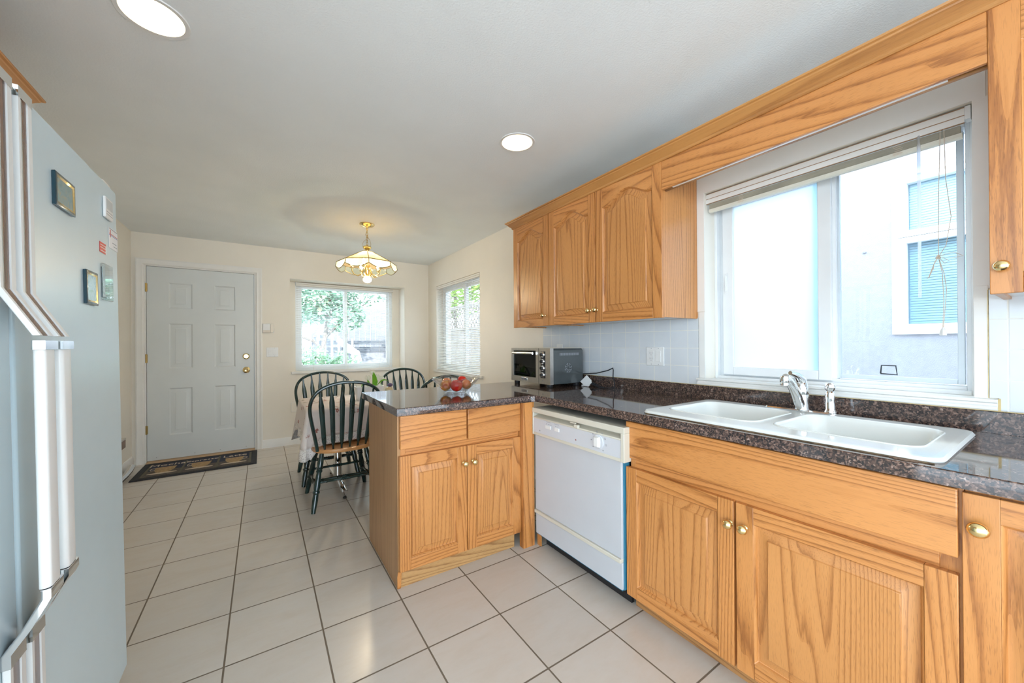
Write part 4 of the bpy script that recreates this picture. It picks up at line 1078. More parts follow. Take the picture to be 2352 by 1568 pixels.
def fruit(name, label, cat, c, r, mat, tilt, group=None, kind='apple'):
    o = thing(name, label, cat, c, group)
    prof = []
    for k in range(17):
        a = math.pi*k/16
        rr = r*(math.sin(a)**.85 if 0 < a < math.pi else 0); hh = -r*.92*math.cos(a)
        if kind == 'apple':
            hh += (.22*r*math.exp(-(rr/(.35*r))**2) if hh < 0 else -.30*r*math.exp(-(rr/(.35*r))**2)); rr *= 1+.06*math.cos(a)*-1
        prof.append((max(rr, .0006), hh))
    mb = MB(); mb.lathe(prof, c, 28); sk = mb.build('flesh', mat, o)
    mb = MB(); mb.tube([Vector(c)+Vector((0, 0, r*.60)), Vector(c)+Vector((.001, .001, r*.85)), Vector(c)+Vector((.004, .002, r*1.05))], [.0013, .0012, .0016], 6); mb.build('stem', bark, o)
    o.rotation_euler = tilt
    return o
def apple_mat(name, a, b, c_):
    ma, nt, bb = new_mat(name)
    n = noise(nt, objco(nt, (18, 18, 7)), 1.2, 4, .6, .4); rp = ramp(nt, [(.35, a), (.5, b), (.68, c_)]); L(nt, n, rp.inputs[0]); L(nt, rp.outputs[0], bb.inputs['Base Color']); bb.inputs['Roughness'].default_value = .22
    return ma
red_ap = apple_mat('red_apple', (.48, .006, .006), (.56, .015, .01), (.66, .10, .03))
bi_ap = apple_mat('red_yellow_apple', (.52, .02, .01), (.66, .20, .02), (.72, .45, .06))
or_ap = apple_mat('orange_peach', (.70, .12, .02), (.74, .20, .04), (.76, .32, .07))
z0 = ZC
fruit('apple', 'large red apple leaning against the front of the glass bowl', 'apple', (1.020, 2.135, z0+.0505), .0385, red_ap, (R(20), R(10), 0), 'fruit in the glass bowl')
fruit('apple', 'red and yellow apple with its dimpled end facing out in the glass bowl', 'apple', (.972, 2.192, z0+.0500), .0335, bi_ap, (R(95), 0, R(-20)), 'fruit in the glass bowl')
fruit('peach', 'orange peach beside the large red apple in the glass bowl', 'peach', (1.098, 2.150, z0+.0525), .0315, or_ap, (R(30), R(30), 0), 'fruit in the glass bowl', 'peach')
fruit('apple', 'small bright red apple on top at the back of the glass bowl', 'apple', (1.105, 2.225, z0+.071), .031, red_ap, (R(-20), R(20), 0), 'fruit in the glass bowl')
fruit('apple', 'yellow orange apple half hidden behind the red and yellow apple', 'apple', (1.010, 2.258, z0+.060), .032, or_ap, (R(15), 0, 0), 'fruit in the glass bowl')

# ------------------------------------------------------------------ recessed lights
def can(label, x, y, pw):
    t = thing('recessed_light', label, 'ceiling light', (x, y, ZCEIL), 'recessed ceiling lights')
    mb = MB(); mb.lathe([(.088, -.003), (.102, -.004), (.104, -.001), (.104, -.0003), (.088, -.0003)], (x, y, ZCEIL), 48); mb.build('trim_ring', plastic_w, t)
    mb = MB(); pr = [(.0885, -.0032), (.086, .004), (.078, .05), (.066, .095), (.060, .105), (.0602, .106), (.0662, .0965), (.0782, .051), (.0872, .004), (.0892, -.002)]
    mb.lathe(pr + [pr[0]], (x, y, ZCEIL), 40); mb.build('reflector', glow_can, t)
    mb = MB(); mb.lathe([(.001, .030), (.035, .032), (.047, .045), (.050, .06), (.040, .10), (.001, .104)], (x, y, ZCEIL), 28); mb.build('bulb', glow_warm, t)
    l = area('can_lamp', (x, y, ZCEIL+.028), (0, 0, 0), .094, .094, pw, (1, .90, .76), 'DISK')
    return t
glow_can = simple('glowing_reflector', (1, .94, .78), .4, emit=.75, var=0)  # emission stands in for lamp light on the can's inner wall
cb = bpy.data.objects['ceiling']
for i, (x, y) in enumerate(((1.250, 1.782), (-.322, 1.79))):
    cu = MB(); cu.lathe([(.0893, -.02), (.0893, .12), (.001, .12)], (x, y, ZCEIL), 40)
    co_ = cu.build('can_cutter', ceil_m, None); bo = cb.modifiers.new('can_hole', 'BOOLEAN'); bo.object = co_; bo.operation = 'DIFFERENCE'; bo.solver = 'EXACT'
    dg = bpy.context.evaluated_depsgraph_get(); me = bpy.data.meshes.new_from_object(cb.evaluated_get(dg)); cb.modifiers.clear(); me.shade_flat(); cb.data = me
    bpy.data.objects.remove(co_)
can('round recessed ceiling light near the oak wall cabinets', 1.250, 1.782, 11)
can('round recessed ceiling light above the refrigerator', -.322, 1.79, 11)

# ------------------------------------------------------------------ pendant lamp
px, py_ = .858, 3.771
t = thing('pendant_lamp', 'brass pendant lamp with scalloped glass panels above the dining table', 'pendant lamp', (px, py_, ZCEIL))
mb = MB(); mb.lathe([(.069, -.0004), (.070, -.006), (.058, -.020), (.030, -.030), (.012, -.036), (.010, -.055), (.004, -.062), (.001, -.062)], (px, py_, ZCEIL), 32); mb.build('canopy', brass, t)
ztop = 2.150
mb = MB()
zz = ZCEIL-.060; k = 0
while zz > ztop+.03:
    lk = []
    for q in range(13):
        a = 2*math.pi*q/12; u, v = .0085*math.cos(a), .0155*math.sin(a)
        lk.append((px+(u if k % 2 else 0), py_+(0 if k % 2 else u), zz-.0125+v))
    mb.tube(lk, .0022, 6); zz -= .0235; k += 1
mb.build('chain', brass_old, t)
mb = MB(); mb.tube([(px, py_, ZCEIL-.06), (px-.018, py_-.01, ZCEIL-.11), (px+.022, py_-.01, ZCEIL-.15), (px+.034, py_-.01, ZCEIL-.19), (px+.028, py_-.005, ztop+.01)], .0016, 6)
mb.tube([(px, py_, ZCEIL-.10), (px+.014, py_, ZCEIL-.13), (px-.03, py_-.01, ZCEIL-.17), (px-.05, py_-.01, ZCEIL-.205), (px-.045, py_-.005, ztop+.005)], .0014, 6)
mb.build('electric_cord', brass_old, t)
mb = MB(); mb.lathe([(.004, .035), (.008, .030), (.030, .022), (.040, .014), (.040, .006), (.030, -.008), (.014, -.020), (.012, -.030), (.058, -.036), (.060, -.040), (.001, -.040)], (px, py_, ztop), 28); mb.build('top_cap', brass, t)
NP = 8; A0 = R(-12+2)
def pp(i, r, z): a = A0 + 2*math.pi*i/NP; return Vector((px+r*math.cos(a), py_+r*math.sin(a), z))
rt, zt_, rm, zm, rs, zs_ = .058, 2.112, .272, 2.000, .282, 1.958
for i in range(NP):
    a, b, c_, e = pp(i, rt, zt_), pp(i+1, rt, zt_), pp(i+1, rm, zm), pp(i, rm, zm)
    nrm = (b-a).cross(e-a).normalized()*.003
    mb = MB(); mb.loft([[a, b, c_, e], [a+nrm, b+nrm, c_+nrm, e+nrm]]); mb.build('shade_panel', lamp_glass, t)
    s0, s1 = pp(i, rs, zs_), pp(i+1, rs, zs_)
    low = [s1.lerp(s0, q/10) + Vector((0, 0, -.034*math.sin(math.pi*q/10))) for q in range(11)]
    poly = [e, c_]+low
    nrm = (c_-e).cross(s0-e).normalized()*.003
    mb = MB(); mb.loft([poly, [p+nrm for p in poly]]); mb.build('skirt_panel', lamp_skirt, t)
mb = MB()
for i in range(NP):
    mb.tube([pp(i, rt, zt_), pp(i, rm, zm), pp(i, rs, zs_)], .0034, 6); mb.tube([pp(i, rm, zm), pp(i+1, rm, zm)], .0036, 6)
    s0, s1 = pp(i, rs, zs_), pp(i+1, rs, zs_)
    mb.tube([s0.lerp(s1, q/10) + Vector((0, 0, -.034*math.sin(math.pi*q/10))) for q in range(11)], .0032, 6)
mb.build('metal_came', lead_m, t)
mb = MB(); mb.lathe([(.006, 2.11), (.006, 1.99), (.022, 1.985), (.034, 1.965), (.036, 1.935), (.030, 1.90), (.040, 1.885), (.042, 1.875), (.001, 1.875)], (px, py_, 0), 24); mb.build('center_column', brass, t)
for i in range(5):
    a = 2*math.pi*i/5+.5; dx, dy = math.cos(a), math.sin(a)
    mb = MB(); mb.tube([(px+dx*r_, py_+dy*r_, z_) for r_, z_ in ((.030, 1.945), (.050, 1.900), (.085, 1.878), (.120, 1.890), (.138, 1.925), (.138, 1.945))], .0052, 8)
    mb.lathe([(.004, 1.940), (.020, 1.944), (.022, 1.950), (.012, 1.954), (.012, 1.968), (.001, 1.968)], (px+dx*.138, py_+dy*.138, 0), 16); arm = mb.build('lamp_arm', brass, t)
    mb = MB(); mb.lathe([(.008, 1.9682), (.014, 1.978), (.017, 1.990), (.013, 2.006), (.005, 2.022), (.001, 2.028)], (px+dx*.138, py_+dy*.138, 0), 14); mb.build('candle_bulb', glow_bulb, arm)
mb = MB(); mb.ball((px, py_, 1.846), (.040, .040, .030), 10); mb.build('globe_bulb', glow_bulb, t)
def pt(name, loc, power, col, r):
    l = bpy.data.lights.new(name, 'POINT'); l.energy = power; l.color = col; l.shadow_soft_size = r
    o = bpy.data.objects.new(name, l); C.objects.link(o); o.location = loc; return o
pt('pendant_light_up', (px, py_, 2.03), 9, (1, .78, .48), .04)
pt('pendant_light_down', (px, py_, 1.78), 12, (1, .80, .52), .03)
# ------------------------------------------------------------------ dining chairs
def chair():
    t = thing('dining_chair', None, 'chair', (0, 0, 0), 'dark green dining chairs')
    zs0, zs1 = .412, .442
    def seat_loop(k, z):
        out = []
        for i in range(48):
            a = 2*math.pi*i/48; ca, sa = math.cos(a), math.sin(a)
            e = .72
            x = .222*math.copysign(abs(ca)**e, ca); y = .225*math.copysign(abs(sa)**e, sa)
            if sa > 0: x *= 1-.06*sa
            out.append((x*k, y*k-.02, z))
        return out
    mb = MB(); mb.loft([seat_loop(.93, zs0), seat_loop(.985, zs0+.004), seat_loop(1, zs0+.014), seat_loop(.99, zs1-.004), seat_loop(.95, zs1), seat_loop(.80, zs1-.006), seat_loop(.35, zs1-.010)]); mb.build('seat', oak_seat, t)
    def leg(top, foot):
        top, foot = Vector(top), Vector(foot)
        rs = [(q_, r_*1.12) for q_, r_ in [(0, .013), (.05, .014), (.10, .016), (.20, .0195), (.27, .0165), (.29, .021), (.31, .016), (.33, .021), (.36, .015), (.44, .0175), (.58, .0205), (.64, .017), (.655, .0215), (.68, .0215), (.70, .0165), (.80, .0185), (.96, .0150), (1, .0135)]]
        mb = MB(); mb.tube([top.lerp(foot, q) for q, _ in rs], [r for _, r in rs], 14); return mb.build('leg', green_paint, t)
    F = {}
    for sx in (-1, 1):
        for nm, ty, fy in (('r', -.13, -.227), ('f', .14, .228)):
            F[sx, nm] = (Vector((sx*.155, ty, zs0+.006)), Vector((sx*.227, fy, 0)))
            leg(*F[sx, nm])
    at = lambda k, q: F[k][0].lerp(F[k][1], q)
    def stretch(a, b):
        rs = [(0, .007), (.06, .009), (.14, .0085), (.16, .012), (.18, .0085), (.30, .010), (.40, .0105), (.42, .0135), (.44, .0105), (.46, .0135), (.48, .0105), (.5, .0135), (.52, .0105), (.54, .0135), (.56, .0105), (.58, .0135), (.60, .0105), (.70, .010), (.82, .0085), (.84, .012), (.86, .0085), (.94, .009), (1, .007)]
        mb = MB(); mb.tube([a.lerp(b, q) for q, _ in rs], [r for _, r in rs], 10); mb.build('stretcher', green_paint, t)
    stretch(at((-1, 'r'), .62), at((-1, 'f'), .62)); stretch(at((1, 'r'), .62), at((1, 'f'), .62))
    stretch(at((-1, 'r'), .52), at((1, 'r'), .52)); stretch(at((-1, 'r'), .62).lerp(at((-1, 'f'), .62), .5), at((1, 'r'), .62).lerp(at((1, 'f'), .62), .5))
    stretch(at((-1, 'f'), .52), at((1, 'f'), .52))
    bx = [(.194, .438), (.212, .54), (.232, .64), (.247, .73), (.246, .79), (.228, .845), (.190, .888), (.135, .917), (.070, .934), (0, .940)]
    lean_y = lambda z: -.196-(z-.44)*.205
    # smooth the bow
    full = [(-x, z) for x, z in bx] + [(x, z) for x, z in reversed(bx[:-1])]
    def cr(p, q):
        n = len(p)-1; i = min(int(q*n), n-1); f = q*n-i
        P0, P1, P2, P3 = p[max(i-1, 0)], p[i], p[i+1], p[min(i+2, n)]
        return tuple(.5*((2*b)+(-a+c)*f+(2*a-5*b+4*c-d)*f*f+(-a+3*b-3*c+d)*f**3) for a, b, c, d in zip(P0, P1, P2, P3))
    pts = [cr(full, k/60) for k in range(61)]
    mb = MB(); mb.tube([(x, lean_y(z), z) for x, z in pts], .0150, 12, flat=.85, up=(0, 1, 0)); mb.build('back_bow', green_paint, t)
    def bow_z(x):
        best = max(z for xx, z in pts if abs(xx-x) < .012 and z > .75); return best
    for i in (-2.5, -1.5, -.5, .5, 1.5, 2.5):
        xb_, xt_ = i*.0575, i*.0745
        z1 = bow_z(xt_)-.004; z0 = zs1-.012
        prof = [(0, .0065), (.06, .0075), (.15, .0155), (.40, .0165), (.68, .0185), (.74, .0180), (.90, .0075), (1, .006)]
        mb = MB(); lo = []
        for q, hw in prof:
            z = z0+(z1-z0)*q; x = xb_+(xt_-xb_)*q; y = lean_y(z)+.006-.010*math.sin(math.pi*q)
            lo.append([(x-hw, y-.002, z), (x-hw*.55, y-.0062, z), (x+hw*.55, y-.0062, z), (x+hw, y-.002, z), (x+hw, y+.002, z), (x+hw*.55, y+.0062, z), (x-hw*.55, y+.0062, z), (x-hw, y+.002, z)])
        mb.loft(lo); mb.build('back_slat', green_paint, t)
    return t
c1 = chair()
c1.location = (.529, 3.238, 0); c1['label'] = 'nearest dark green arrow back chair with wooden seat beside the peninsula'
for loc, rz, lab in (((.517, 3.855, 0), 180, 'dark green arrow back chair backing onto the recessed window beside the cloth corner'),
                     ((1.345, 3.870, 0), 184, 'dark green arrow back chair behind the flower planter near the side window'),
                     ((1.310, 3.262, 0), 4, 'dark green chair behind the glass fruit bowl, only its back bow showing')):
    c = copy_tree(c1); c.location = loc; c.rotation_euler = (0, 0, R(rz)); c['label'] = lab

# ------------------------------------------------------------------ dining table and cloth
TX0_, TX1_, TY0_, TY1_, TZ = .290, 1.590, 3.195, 3.925, .716
t = thing('dining_table', 'dining table with chrome pedestal legs under the floral cloth', 'table', (.94, 3.55, 0))
mb = MB(); mb.box(TX0_, TX1_, TY0_, TY1_, TZ-.028, TZ); mb.build('tabletop', oak_seat, t, .004)
for x in (.545, 1.335):
    mb = MB(); mb.lathe([(.0325, .055), (.0325, TZ-.030), (.07, TZ-.0295), (.07, TZ-.0285), (.001, TZ-.0285)], (x, 3.52, 0), 24); mb.build('pedestal', chrome, t)
    mb = MB(); mb.tube([(x, 3.165, .044), (x, 3.19, .046), (x, 3.40, .064), (x, 3.52, .070), (x, 3.64, .064), (x, 3.86, .046), (x, 3.885, .044)], [.022, .024, .024, .024, .024, .024, .022], 16)
    ft = mb.build('foot_bar', chrome, t)
    for y in (3.185, 3.865):
        mb = MB(); mb.lathe([(.014, .0005), (.016, .005), (.012, .010), (.006, .024), (.001, .024)], (x, y, 0), 14); mb.build('glide', black_m, ft)
def cloth_mats():
    ma, nt, b = new_mat('rose_print_cloth')
    co = objco(nt, world=True)
    v = N(nt, 'ShaderNodeTexVoronoi'); v.inputs['Scale'].default_value = 13; L(nt, co, v.inputs['Vector'])
    wob = noise(nt, co, 70, 3)
    d = math1(nt, 'ADD', v.outputs['Distance'], math1(nt, 'MULTIPLY', math1(nt, 'SUBTRACT', wob, .5), .75))
    f = ramp(nt, [(.16, (1, 1, 1)), (.24, (0, 0, 0))]); L(nt, d, f.inputs[0])
    hue = N(nt, 'ShaderNodeSeparateColor'); L(nt, v.outputs['Color'], hue.inputs[0])
    fc = ramp(nt, [(0, (.42, .10, .10)), (.4, (.36, .12, .09)), (.6, (.55, .26, .22)), (.8, (.20, .14, .10)), (1, (.30, .26, .16))]); L(nt, hue.outputs[0], fc.inputs[0])
    v2 = N(nt, 'ShaderNodeTexVoronoi'); v2.inputs['Scale'].default_value = 44; L(nt, co, v2.inputs['Vector'])
    f2 = ramp(nt, [(.10, (1, 1, 1)), (.16, (0, 0, 0))]); L(nt, v2.outputs['Distance'], f2.inputs[0])
    base = mixc(nt, math1(nt, 'MULTIPLY', f2.outputs[0], .30), (.80, .72, .68), (.45, .30, .26))
    L(nt, mixc(nt, f.outputs[0], base, fc.outputs[0]), b.inputs['Base Color'])
    b.inputs['Roughness'].default_value = .85; bump(nt, b, noise(nt, co, 700, 1), .2, .0008)
    mb_, nt, b = new_mat('lace_border')
    co = objco(nt, world=True)
    v = N(nt, 'ShaderNodeTexVoronoi'); v.inputs['Scale'].default_value = 120; L(nt, co, v.inputs['Vector'])
    f = ramp(nt, [(.22, (.36, .31, .28)), (.36, (.82, .77, .73))]); L(nt, v.outputs['Distance'], f.inputs[0]); L(nt, f.outputs[0], b.inputs['Base Color'])
    b.inputs['Roughness'].default_value = .9
    return ma, mb_
cl_m, lace_m = cloth_mats()
mb = MB(); per = []
x0, x1, y0, y1, r = TX0_-.006, TX1_+.006, TY0_-.006, TY1_+.006, .02
def side(p, q, n, nx, ny):
    for k in range(n): per.append((p[0]+(q[0]-p[0])*k/n, p[1]+(q[1]-p[1])*k/n, nx, ny, k/n))
side((x0+r, y0), (x1-r, y0), 52, 0, -1)
for k in range(10): a = R(-90+90*k/10); per.append((x1-r+r*math.cos(a), y0+r+r*math.sin(a), math.cos(a), math.sin(a), -1))
side((x1, y0+r), (x1, y1-r), 30, 1, 0)
for k in range(10): a = R(0+90*k/10); per.append((x1-r+r*math.cos(a), y1-r+r*math.sin(a), math.cos(a), math.sin(a), -1))
side((x1-r, y1), (x0+r, y1), 52, 0, 1)
for k in range(10): a = R(90+90*k/10); per.append((x0+r+r*math.cos(a), y1-r+r*math.sin(a), math.cos(a), math.sin(a), -1))
side((x0, y1-r), (x0, y0+r), 30, -1, 0)
for k in range(10): a = R(180+90*k/10); per.append((x0+r+r*math.cos(a), y0+r+r*math.sin(a), math.cos(a), math.sin(a), -1))
cum = [0]
for k in range(1, len(per)): cum.append(cum[-1]+math.dist(per[k][:2], per[k-1][:2]))
corners = [(x0, y0), (x1, y0), (x1, y1), (x0, y1)]
NL = 13
def cl_loop(j, off):
    q = j/NL; out = []
    for (x, y, nx, ny, _), s in zip(per, cum):
        dc = min(math.dist((x, y), c) for c in corners)
        cn = math.exp(-(dc/.065)**2)
        hang = .260+.13*cn+.012*math.sin(s*9)
        z = TZ+.004-hang*q if j else TZ+.004
        amp = .016*q*(1-cn)
        d = .004+off+ .018*q + amp*math.sin(s*23+.8*math.sin(s*5)) + .045*q*cn
        if j == 0: d = off
        near = abs(ny+1) < .1
        d = min(d, .014+off) if near else d
        out.append((x+nx*d, y+ny*d, z - (.002 if off else 0)))
    return out
Lp = [cl_loop(j, 0) for j in range(NL+1)]
n = len(per)
inner = [(x*.9+.94*.1, y*.9+3.56*.1, TZ+.0045) for x, y, *_ in per]
mb.loft([Lp[j] for j in range(0, NL-2)], 0, cap0=True, cap1=False)
mb.loft([Lp[j] for j in range(NL-3, NL+1)], 1, cap0=False, cap1=False)
o = mb.build('tablecloth', [cl_m, lace_m], None, ang=80); recenter(o, (.94, 3.56, TZ))
sd = o.modifiers.new('thick', 'SOLIDIFY'); sd.thickness = .0012; sd.offset = 1
tag(o, 'white rose print tablecloth with lace border over the dining table', 'tablecloth')

# ------------------------------------------------------------------ planter and ornament on the table
TT = TZ+.0055
t = thing('flower_planter', 'white planter with white flowers and green leaves on the dining table', 'planter', (.81, 3.50, TT))
mb = MB(); q = lambda k, z: rrect(.690-k, .925+k, 3.445-k, 3.555+k, .012, z, 4)
mb.loft([q(-.012, TT+.0008), q(-.004, TT+.06), q(0, TT+.112), q(.003, TT+.114), q(.003, TT+.120), q(-.004, TT+.120), q(-.010, TT+.105)]); mb.build('pot', plastic_w, t)
def blade(mb, base, tip, wd, bend, m=0):
    base, tip = Vector(base), Vector(tip); ax = tip-base; sd = ax.cross(Vector((0, 1, .1))).normalized(); lo = []
    for k in range(9):
        q = k/8; c_ = base+ax*q+Vector(bend)*math.sin(math.pi*q); w_ = wd*math.sin(math.pi*min(.04+q*.96, .985))**.8
        lo.append([c_-sd*w_, c_+Vector((0, .004, 0)), c_+sd*w_, c_+Vector((0, .0055, 0))])
    mb.loft(lo, m)
mb = MB(); green_leaf = simple('lily_leaf', (.16, .42, .025), .35, var=.25, vs=20)
blade(mb, (.848, 3.49, TT+.11), (.836, 3.46, TT+.245), .020, (.008, 0, 0)); blade(mb, (.83, 3.50, TT+.11), (.79, 3.48, TT+.18), .008, (-.01, 0, .01)); blade(mb, (.872, 3.50, TT+.115), (.985, 3.49, TT+.150), .007, (0, 0, .035)); blade(mb, (.70, 3.50, TT+.11), (.66, 3.47, TT+.09), .006, (0, 0, .06)); blade(mb, (.735, 3.48, TT+.11), (.74, 3.43, TT+.06), .005, (0, -.02, .06)); blade(mb, (.865, 3.50, TT+.115), (.855, 3.49, TT+.20), .012, (.01, 0, 0))
mb.build('leaves', green_leaf, t)
petal = simple('cream_petal', (.82, .78, .66), .5, var=.05)
for bx_, bz in ((.800, .215), (.842, .262), (.880, .222), (.918, .205)):
    mb = MB()
    for k in range(5):
        a = 2*math.pi*k/5+bx_*9; blade(mb, (bx_+.003*math.cos(a), 3.52+.003*math.sin(a), TT+bz-.045), (bx_+.016*math.cos(a), 3.52+.016*math.sin(a), TT+bz), .012, (.008*math.cos(a), .008*math.sin(a), 0))
    fl = mb.build('flower', petal, t)
    mb = MB(); mb.tube([(bx_, 3.515, TT+.10), (bx_, 3.52, TT+bz-.044)], .0022, 6); mb.build('flower_stem', green_leaf, fl)
t = thing('ornament', 'small orange and purple china ornament beside the planter', 'ornament', (.985, 3.50, TT))
mb = MB(); mb.lathe([(.022, .0008), (.030, .02), (.036, .05), (.034, .08), (.026, .10), (.001, .104)], (.985, 3.50, TT), 20); mb.build('body', art_mat('mottled_orange', (.62, .36, .14), (.70, .60, .40), (.40, .50, .28)), t)
mb = MB(); mb.ball((.995, 3.50, TT+.118), (.024, .02, .018), 8); mb.build('head', simple('purple_glaze', (.10, .07, .16), .3), t)

# ------------------------------------------------------------------ door mat
MX0, MX1, MY0, MY1 = -1.003, -.052, 4.615, 5.185
t = thing('door_mat', 'dark rubber door mat with three coffee cup panels before the entry door', 'mat', (-.53, 4.92, 0))
mb = MB()
def mp(k, z): return [(MX0+k, MY0+k, z), (MX1-k, MY0+k, z), (MX1-k, MY1-k, z+(.016 if k < .1 else 0)*0), (MX0+k, MY1-k, z)]
mb.loft([mp(0, .0006), mp(.004, .012), mp(.035, .013), mp(.045, .009)]); mb.build('rubber_base', black_rub, t)
mx = lambda u: MX0+u*(MX1-MX0); my = lambda v: MY0+v*(MY1-MY0)
navy = simple('navy_pile', (.018, .022, .045), .9, var=.3, vs=60); taup = simple('grey_brown_pile', (.085, .070, .060), .9, var=.3, vs=60)
tan = simple('tan_pile', (.36, .24, .12), .9, var=.25, vs=50); olive = simple('olive_pile', (.10, .09, .065), .9, var=.2, vs=60); ltan = simple('pale_cream_pile', (.52, .42, .32), .9, var=.2, vs=60)
zz = .0092
cells = [(.075, .345), (.365, .635), (.655, .925)]
mb = MB()
for a, b in cells: mb.box(mx(a), mx(b), my(.44), my(.90), zz, zz+.0018)
mb.build('navy_field', navy, t)
mb = MB()
for a, b in cells: mb.box(mx(a), mx(b), my(.10), my(.44), zz, zz+.0018)
mb.build('taupe_field', taup, t)
mb = MB()
for a in (.06, .345, .635, .925): mb.box(mx(a), mx(a+.02), my(.10), my(.90), zz, zz+.0024)
mb.build('dividers', olive, t)
for (a, b), s in zip(cells, (-1, -1, 1)):
    cx_ = (a+b)/2
    mb = MB(); prof = [(-.085, .62), (.085, .62), (.078, .45), (.060, .34), (.035, .29), (-.035, .29), (-.060, .34), (-.078, .45)]
    mb.prism([(mx(cx_+u), my(v), zz+.0019) for u, v in prof], (0, 0, .0016)); cup = mb.build('cup', tan, t)
    mb = MB(); mb.tube([(mx(cx_+s*u), my(v), zz+.003) for u, v in ((.078, .57), (.105, .58), (.118, .52), (.105, .45), (.072, .44))], .004, 6, flat=.5); mb.build('cup_handle', ltan, cup)
    mb = MB(); sau = [(cx_+.115*math.cos(2*math.pi*q/24), .25+.040*math.sin(2*math.pi*q/24)) for q in range(24)]
    mb.prism([(mx(u), my(v), zz+.0019) for u, v in sau], (0, 0, .0012)); mb.build('saucer', ltan, t)
for (a, b), s in zip(cells, ('Mocha', 'Espresso', 'Latte')):
    text_mesh(s, 'lettering', ltan, t, .105 if len(s) < 7 else .075, .0008, basis((mx((a+b)/2), my(.765), zz+.0026), (1, 0, 0), (0, 1, 0), (0, 0, 1)))

# ------------------------------------------------------------------ low rack behind the refrigerator
t = thing('low_rack', 'chrome tube rack with brown shelf mostly hidden behind the refrigerator', 'rack', (-1.05, 4.2, 0))
mb = MB(); mb.tube([(-1.05, 3.5, .045), (-1.05, 3.56, .028), (-1.05, 4.74, .028), (-1.05, 4.86, .038), (-1.05, 4.945, .062)], .026, 14); mb.build('foot_tube', chrome, t)
mb = MB(); mb.tube([(-1.05, 4.05, .045), (-1.05, 4.05, .372)], .022, 12); mb.build('upright_tube', chrome, t)
mb = MB(); mb.box(-1.098, -.955, 3.55, 4.335, .372, .440); mb.build('shelf', simple('brown_shelf_laminate', (.17, .10, .065), .4, var=.3, vs=20), t, .004)
mb = MB(); mb.box(-1.098, -.9535, 3.55, 4.338, .4405, .452); mb.build('metal_edge', chrome_soft, t)
# ------------------------------------------------------------------ outside
mb = MB(); mb.box(-25, 25, -25, 26, -.45, -.25); struct(mb.build('floor_outside', simple('pale_paving', (.52, .52, .53), .9, var=.06)), 'pale paved ground outside the windows')
# neighbour house
NX = 4.3
t = thing('neighbour_house', 'white stucco house next door seen through the kitchen window', 'house', (NX, 0, -.25))
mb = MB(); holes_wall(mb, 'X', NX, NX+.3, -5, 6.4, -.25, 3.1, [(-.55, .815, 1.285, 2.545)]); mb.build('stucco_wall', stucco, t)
f = MB(); ring(f, 'X', NX-.02, NX+.06, -.56, .828, 1.270, 2.556, .035)
ring(f, 'X', NX+.0, NX+.07, -.53, .80, 2.040, 2.525, .055); ring(f, 'X', NX+.0, NX+.05, -.53, .798, 1.30, 2.044, .05)
fr = f.build('window', nbr_frame, t)
mb = MB(); mb.box(NX+.055, NX+.065, -.48, .75, 1.33, 2.50); mb.build('pane', glass_clear, fr)
mb = MB()
for k in range(58):
    z = 1.335+k*.020; mb.box(NX+.085, NX+.090, -.47, .745, z, z+.0165)
mb.box(NX+.12, NX+.125, -.5, .77, 1.32, 2.52)
mb.build('blind', nbr_blind, fr)
mb = MB(); mb.box(NX-.012, NX, .985, 1.005, 1.965, 1.975); mb.build('nail_mark', grey_ink, t)
mb = MB(); mb.box(XW+.23, NX-.002, -2.0, -1.8, -.25, 3.2); struct(mb.build('wall_sun_block', stucco), 'added stucco wall out of view, keeping sun out of the side yard')  # unseen wall, added to shade the side yard from the sun
# side fence with lattice top
t = thing('side_fence', 'weathered side fence with lattice top outside the dining windows', 'fence', (3.55, 8, -.25))
mb = MB()
for k in range(45):
    y = 4.6+k*.15; mb.box(3.54, 3.56, y, y+.142, -.25, 1.52)
mb.build('boards', fence_m, t)
mb = MB()
mb.box(3.52, 3.58, 4.6, 11.4, 1.52, 1.57); mb.box(3.52, 3.58, 4.6, 11.4, 1.98, 2.03)
for k in range(49):
    y = 4.6+k*.13
    for sgn in (1, -1):
        y0 = y if sgn > 0 else y+.42
        mb.prism([(3.545+.006*sgn, y0, 1.57), (3.545+.006*sgn, y0+.03, 1.57), (3.545+.006*sgn, y0+.03+sgn*.41, 1.98), (3.545+.006*sgn, y0+sgn*.41, 1.98)], (.008, 0, 0))
mb.build('lattice', fence_m, t)
mb = MB()
for y in (4.6, 6.3, 8.0, 9.7, 11.35): mb.box(3.50, 3.60, y-.05, y+.05, -.25, 2.08)
mb.build('posts', fence_m, t)

def leaves(mb, c, r, n, sz, rng):
    for _ in range(n):
        while True:
            p = Vector((rng.uniform(-1, 1), rng.uniform(-1, 1), rng.uniform(-1, 1)))
            if .35 < p.length < 1: break
        q = Vector(c)+Vector((p.x*r[0], p.y*r[1], p.z*r[2]))
        a = Vector((rng.gauss(0, 1), rng.gauss(0, 1), rng.gauss(0, .6))).normalized(); b = a.orthogonal().normalized()
        s = sz*rng.uniform(.7, 1.3); nn = a.cross(b)*s*.04
        mb.loft([[q-a*s, q-b*s*.4, q+a*s, q+b*s*.4], [q-a*s*.98+nn, q-b*s*.38+nn, q+a*s*.98+nn, q+b*s*.38+nn]])
rng = random.Random(3)
t = thing('garden_tree', 'small leafy tree with forked trunk outside the back window', 'tree', (1.10, 9.4, -.25))
mb = MB()
mb.tube([(1.36, 9.4, -.25), (1.35, 9.4, .6), (1.36, 9.4, 1.05), (1.42, 9.4, 1.4)], [.07, .06, .055, .05], 8)
mb.tube([(1.37, 9.4, 1.1), (1.2, 9.4, 1.3), (.9, 9.35, 1.42), (.6, 9.3, 1.62)], [.04, .032, .025, .012], 7)
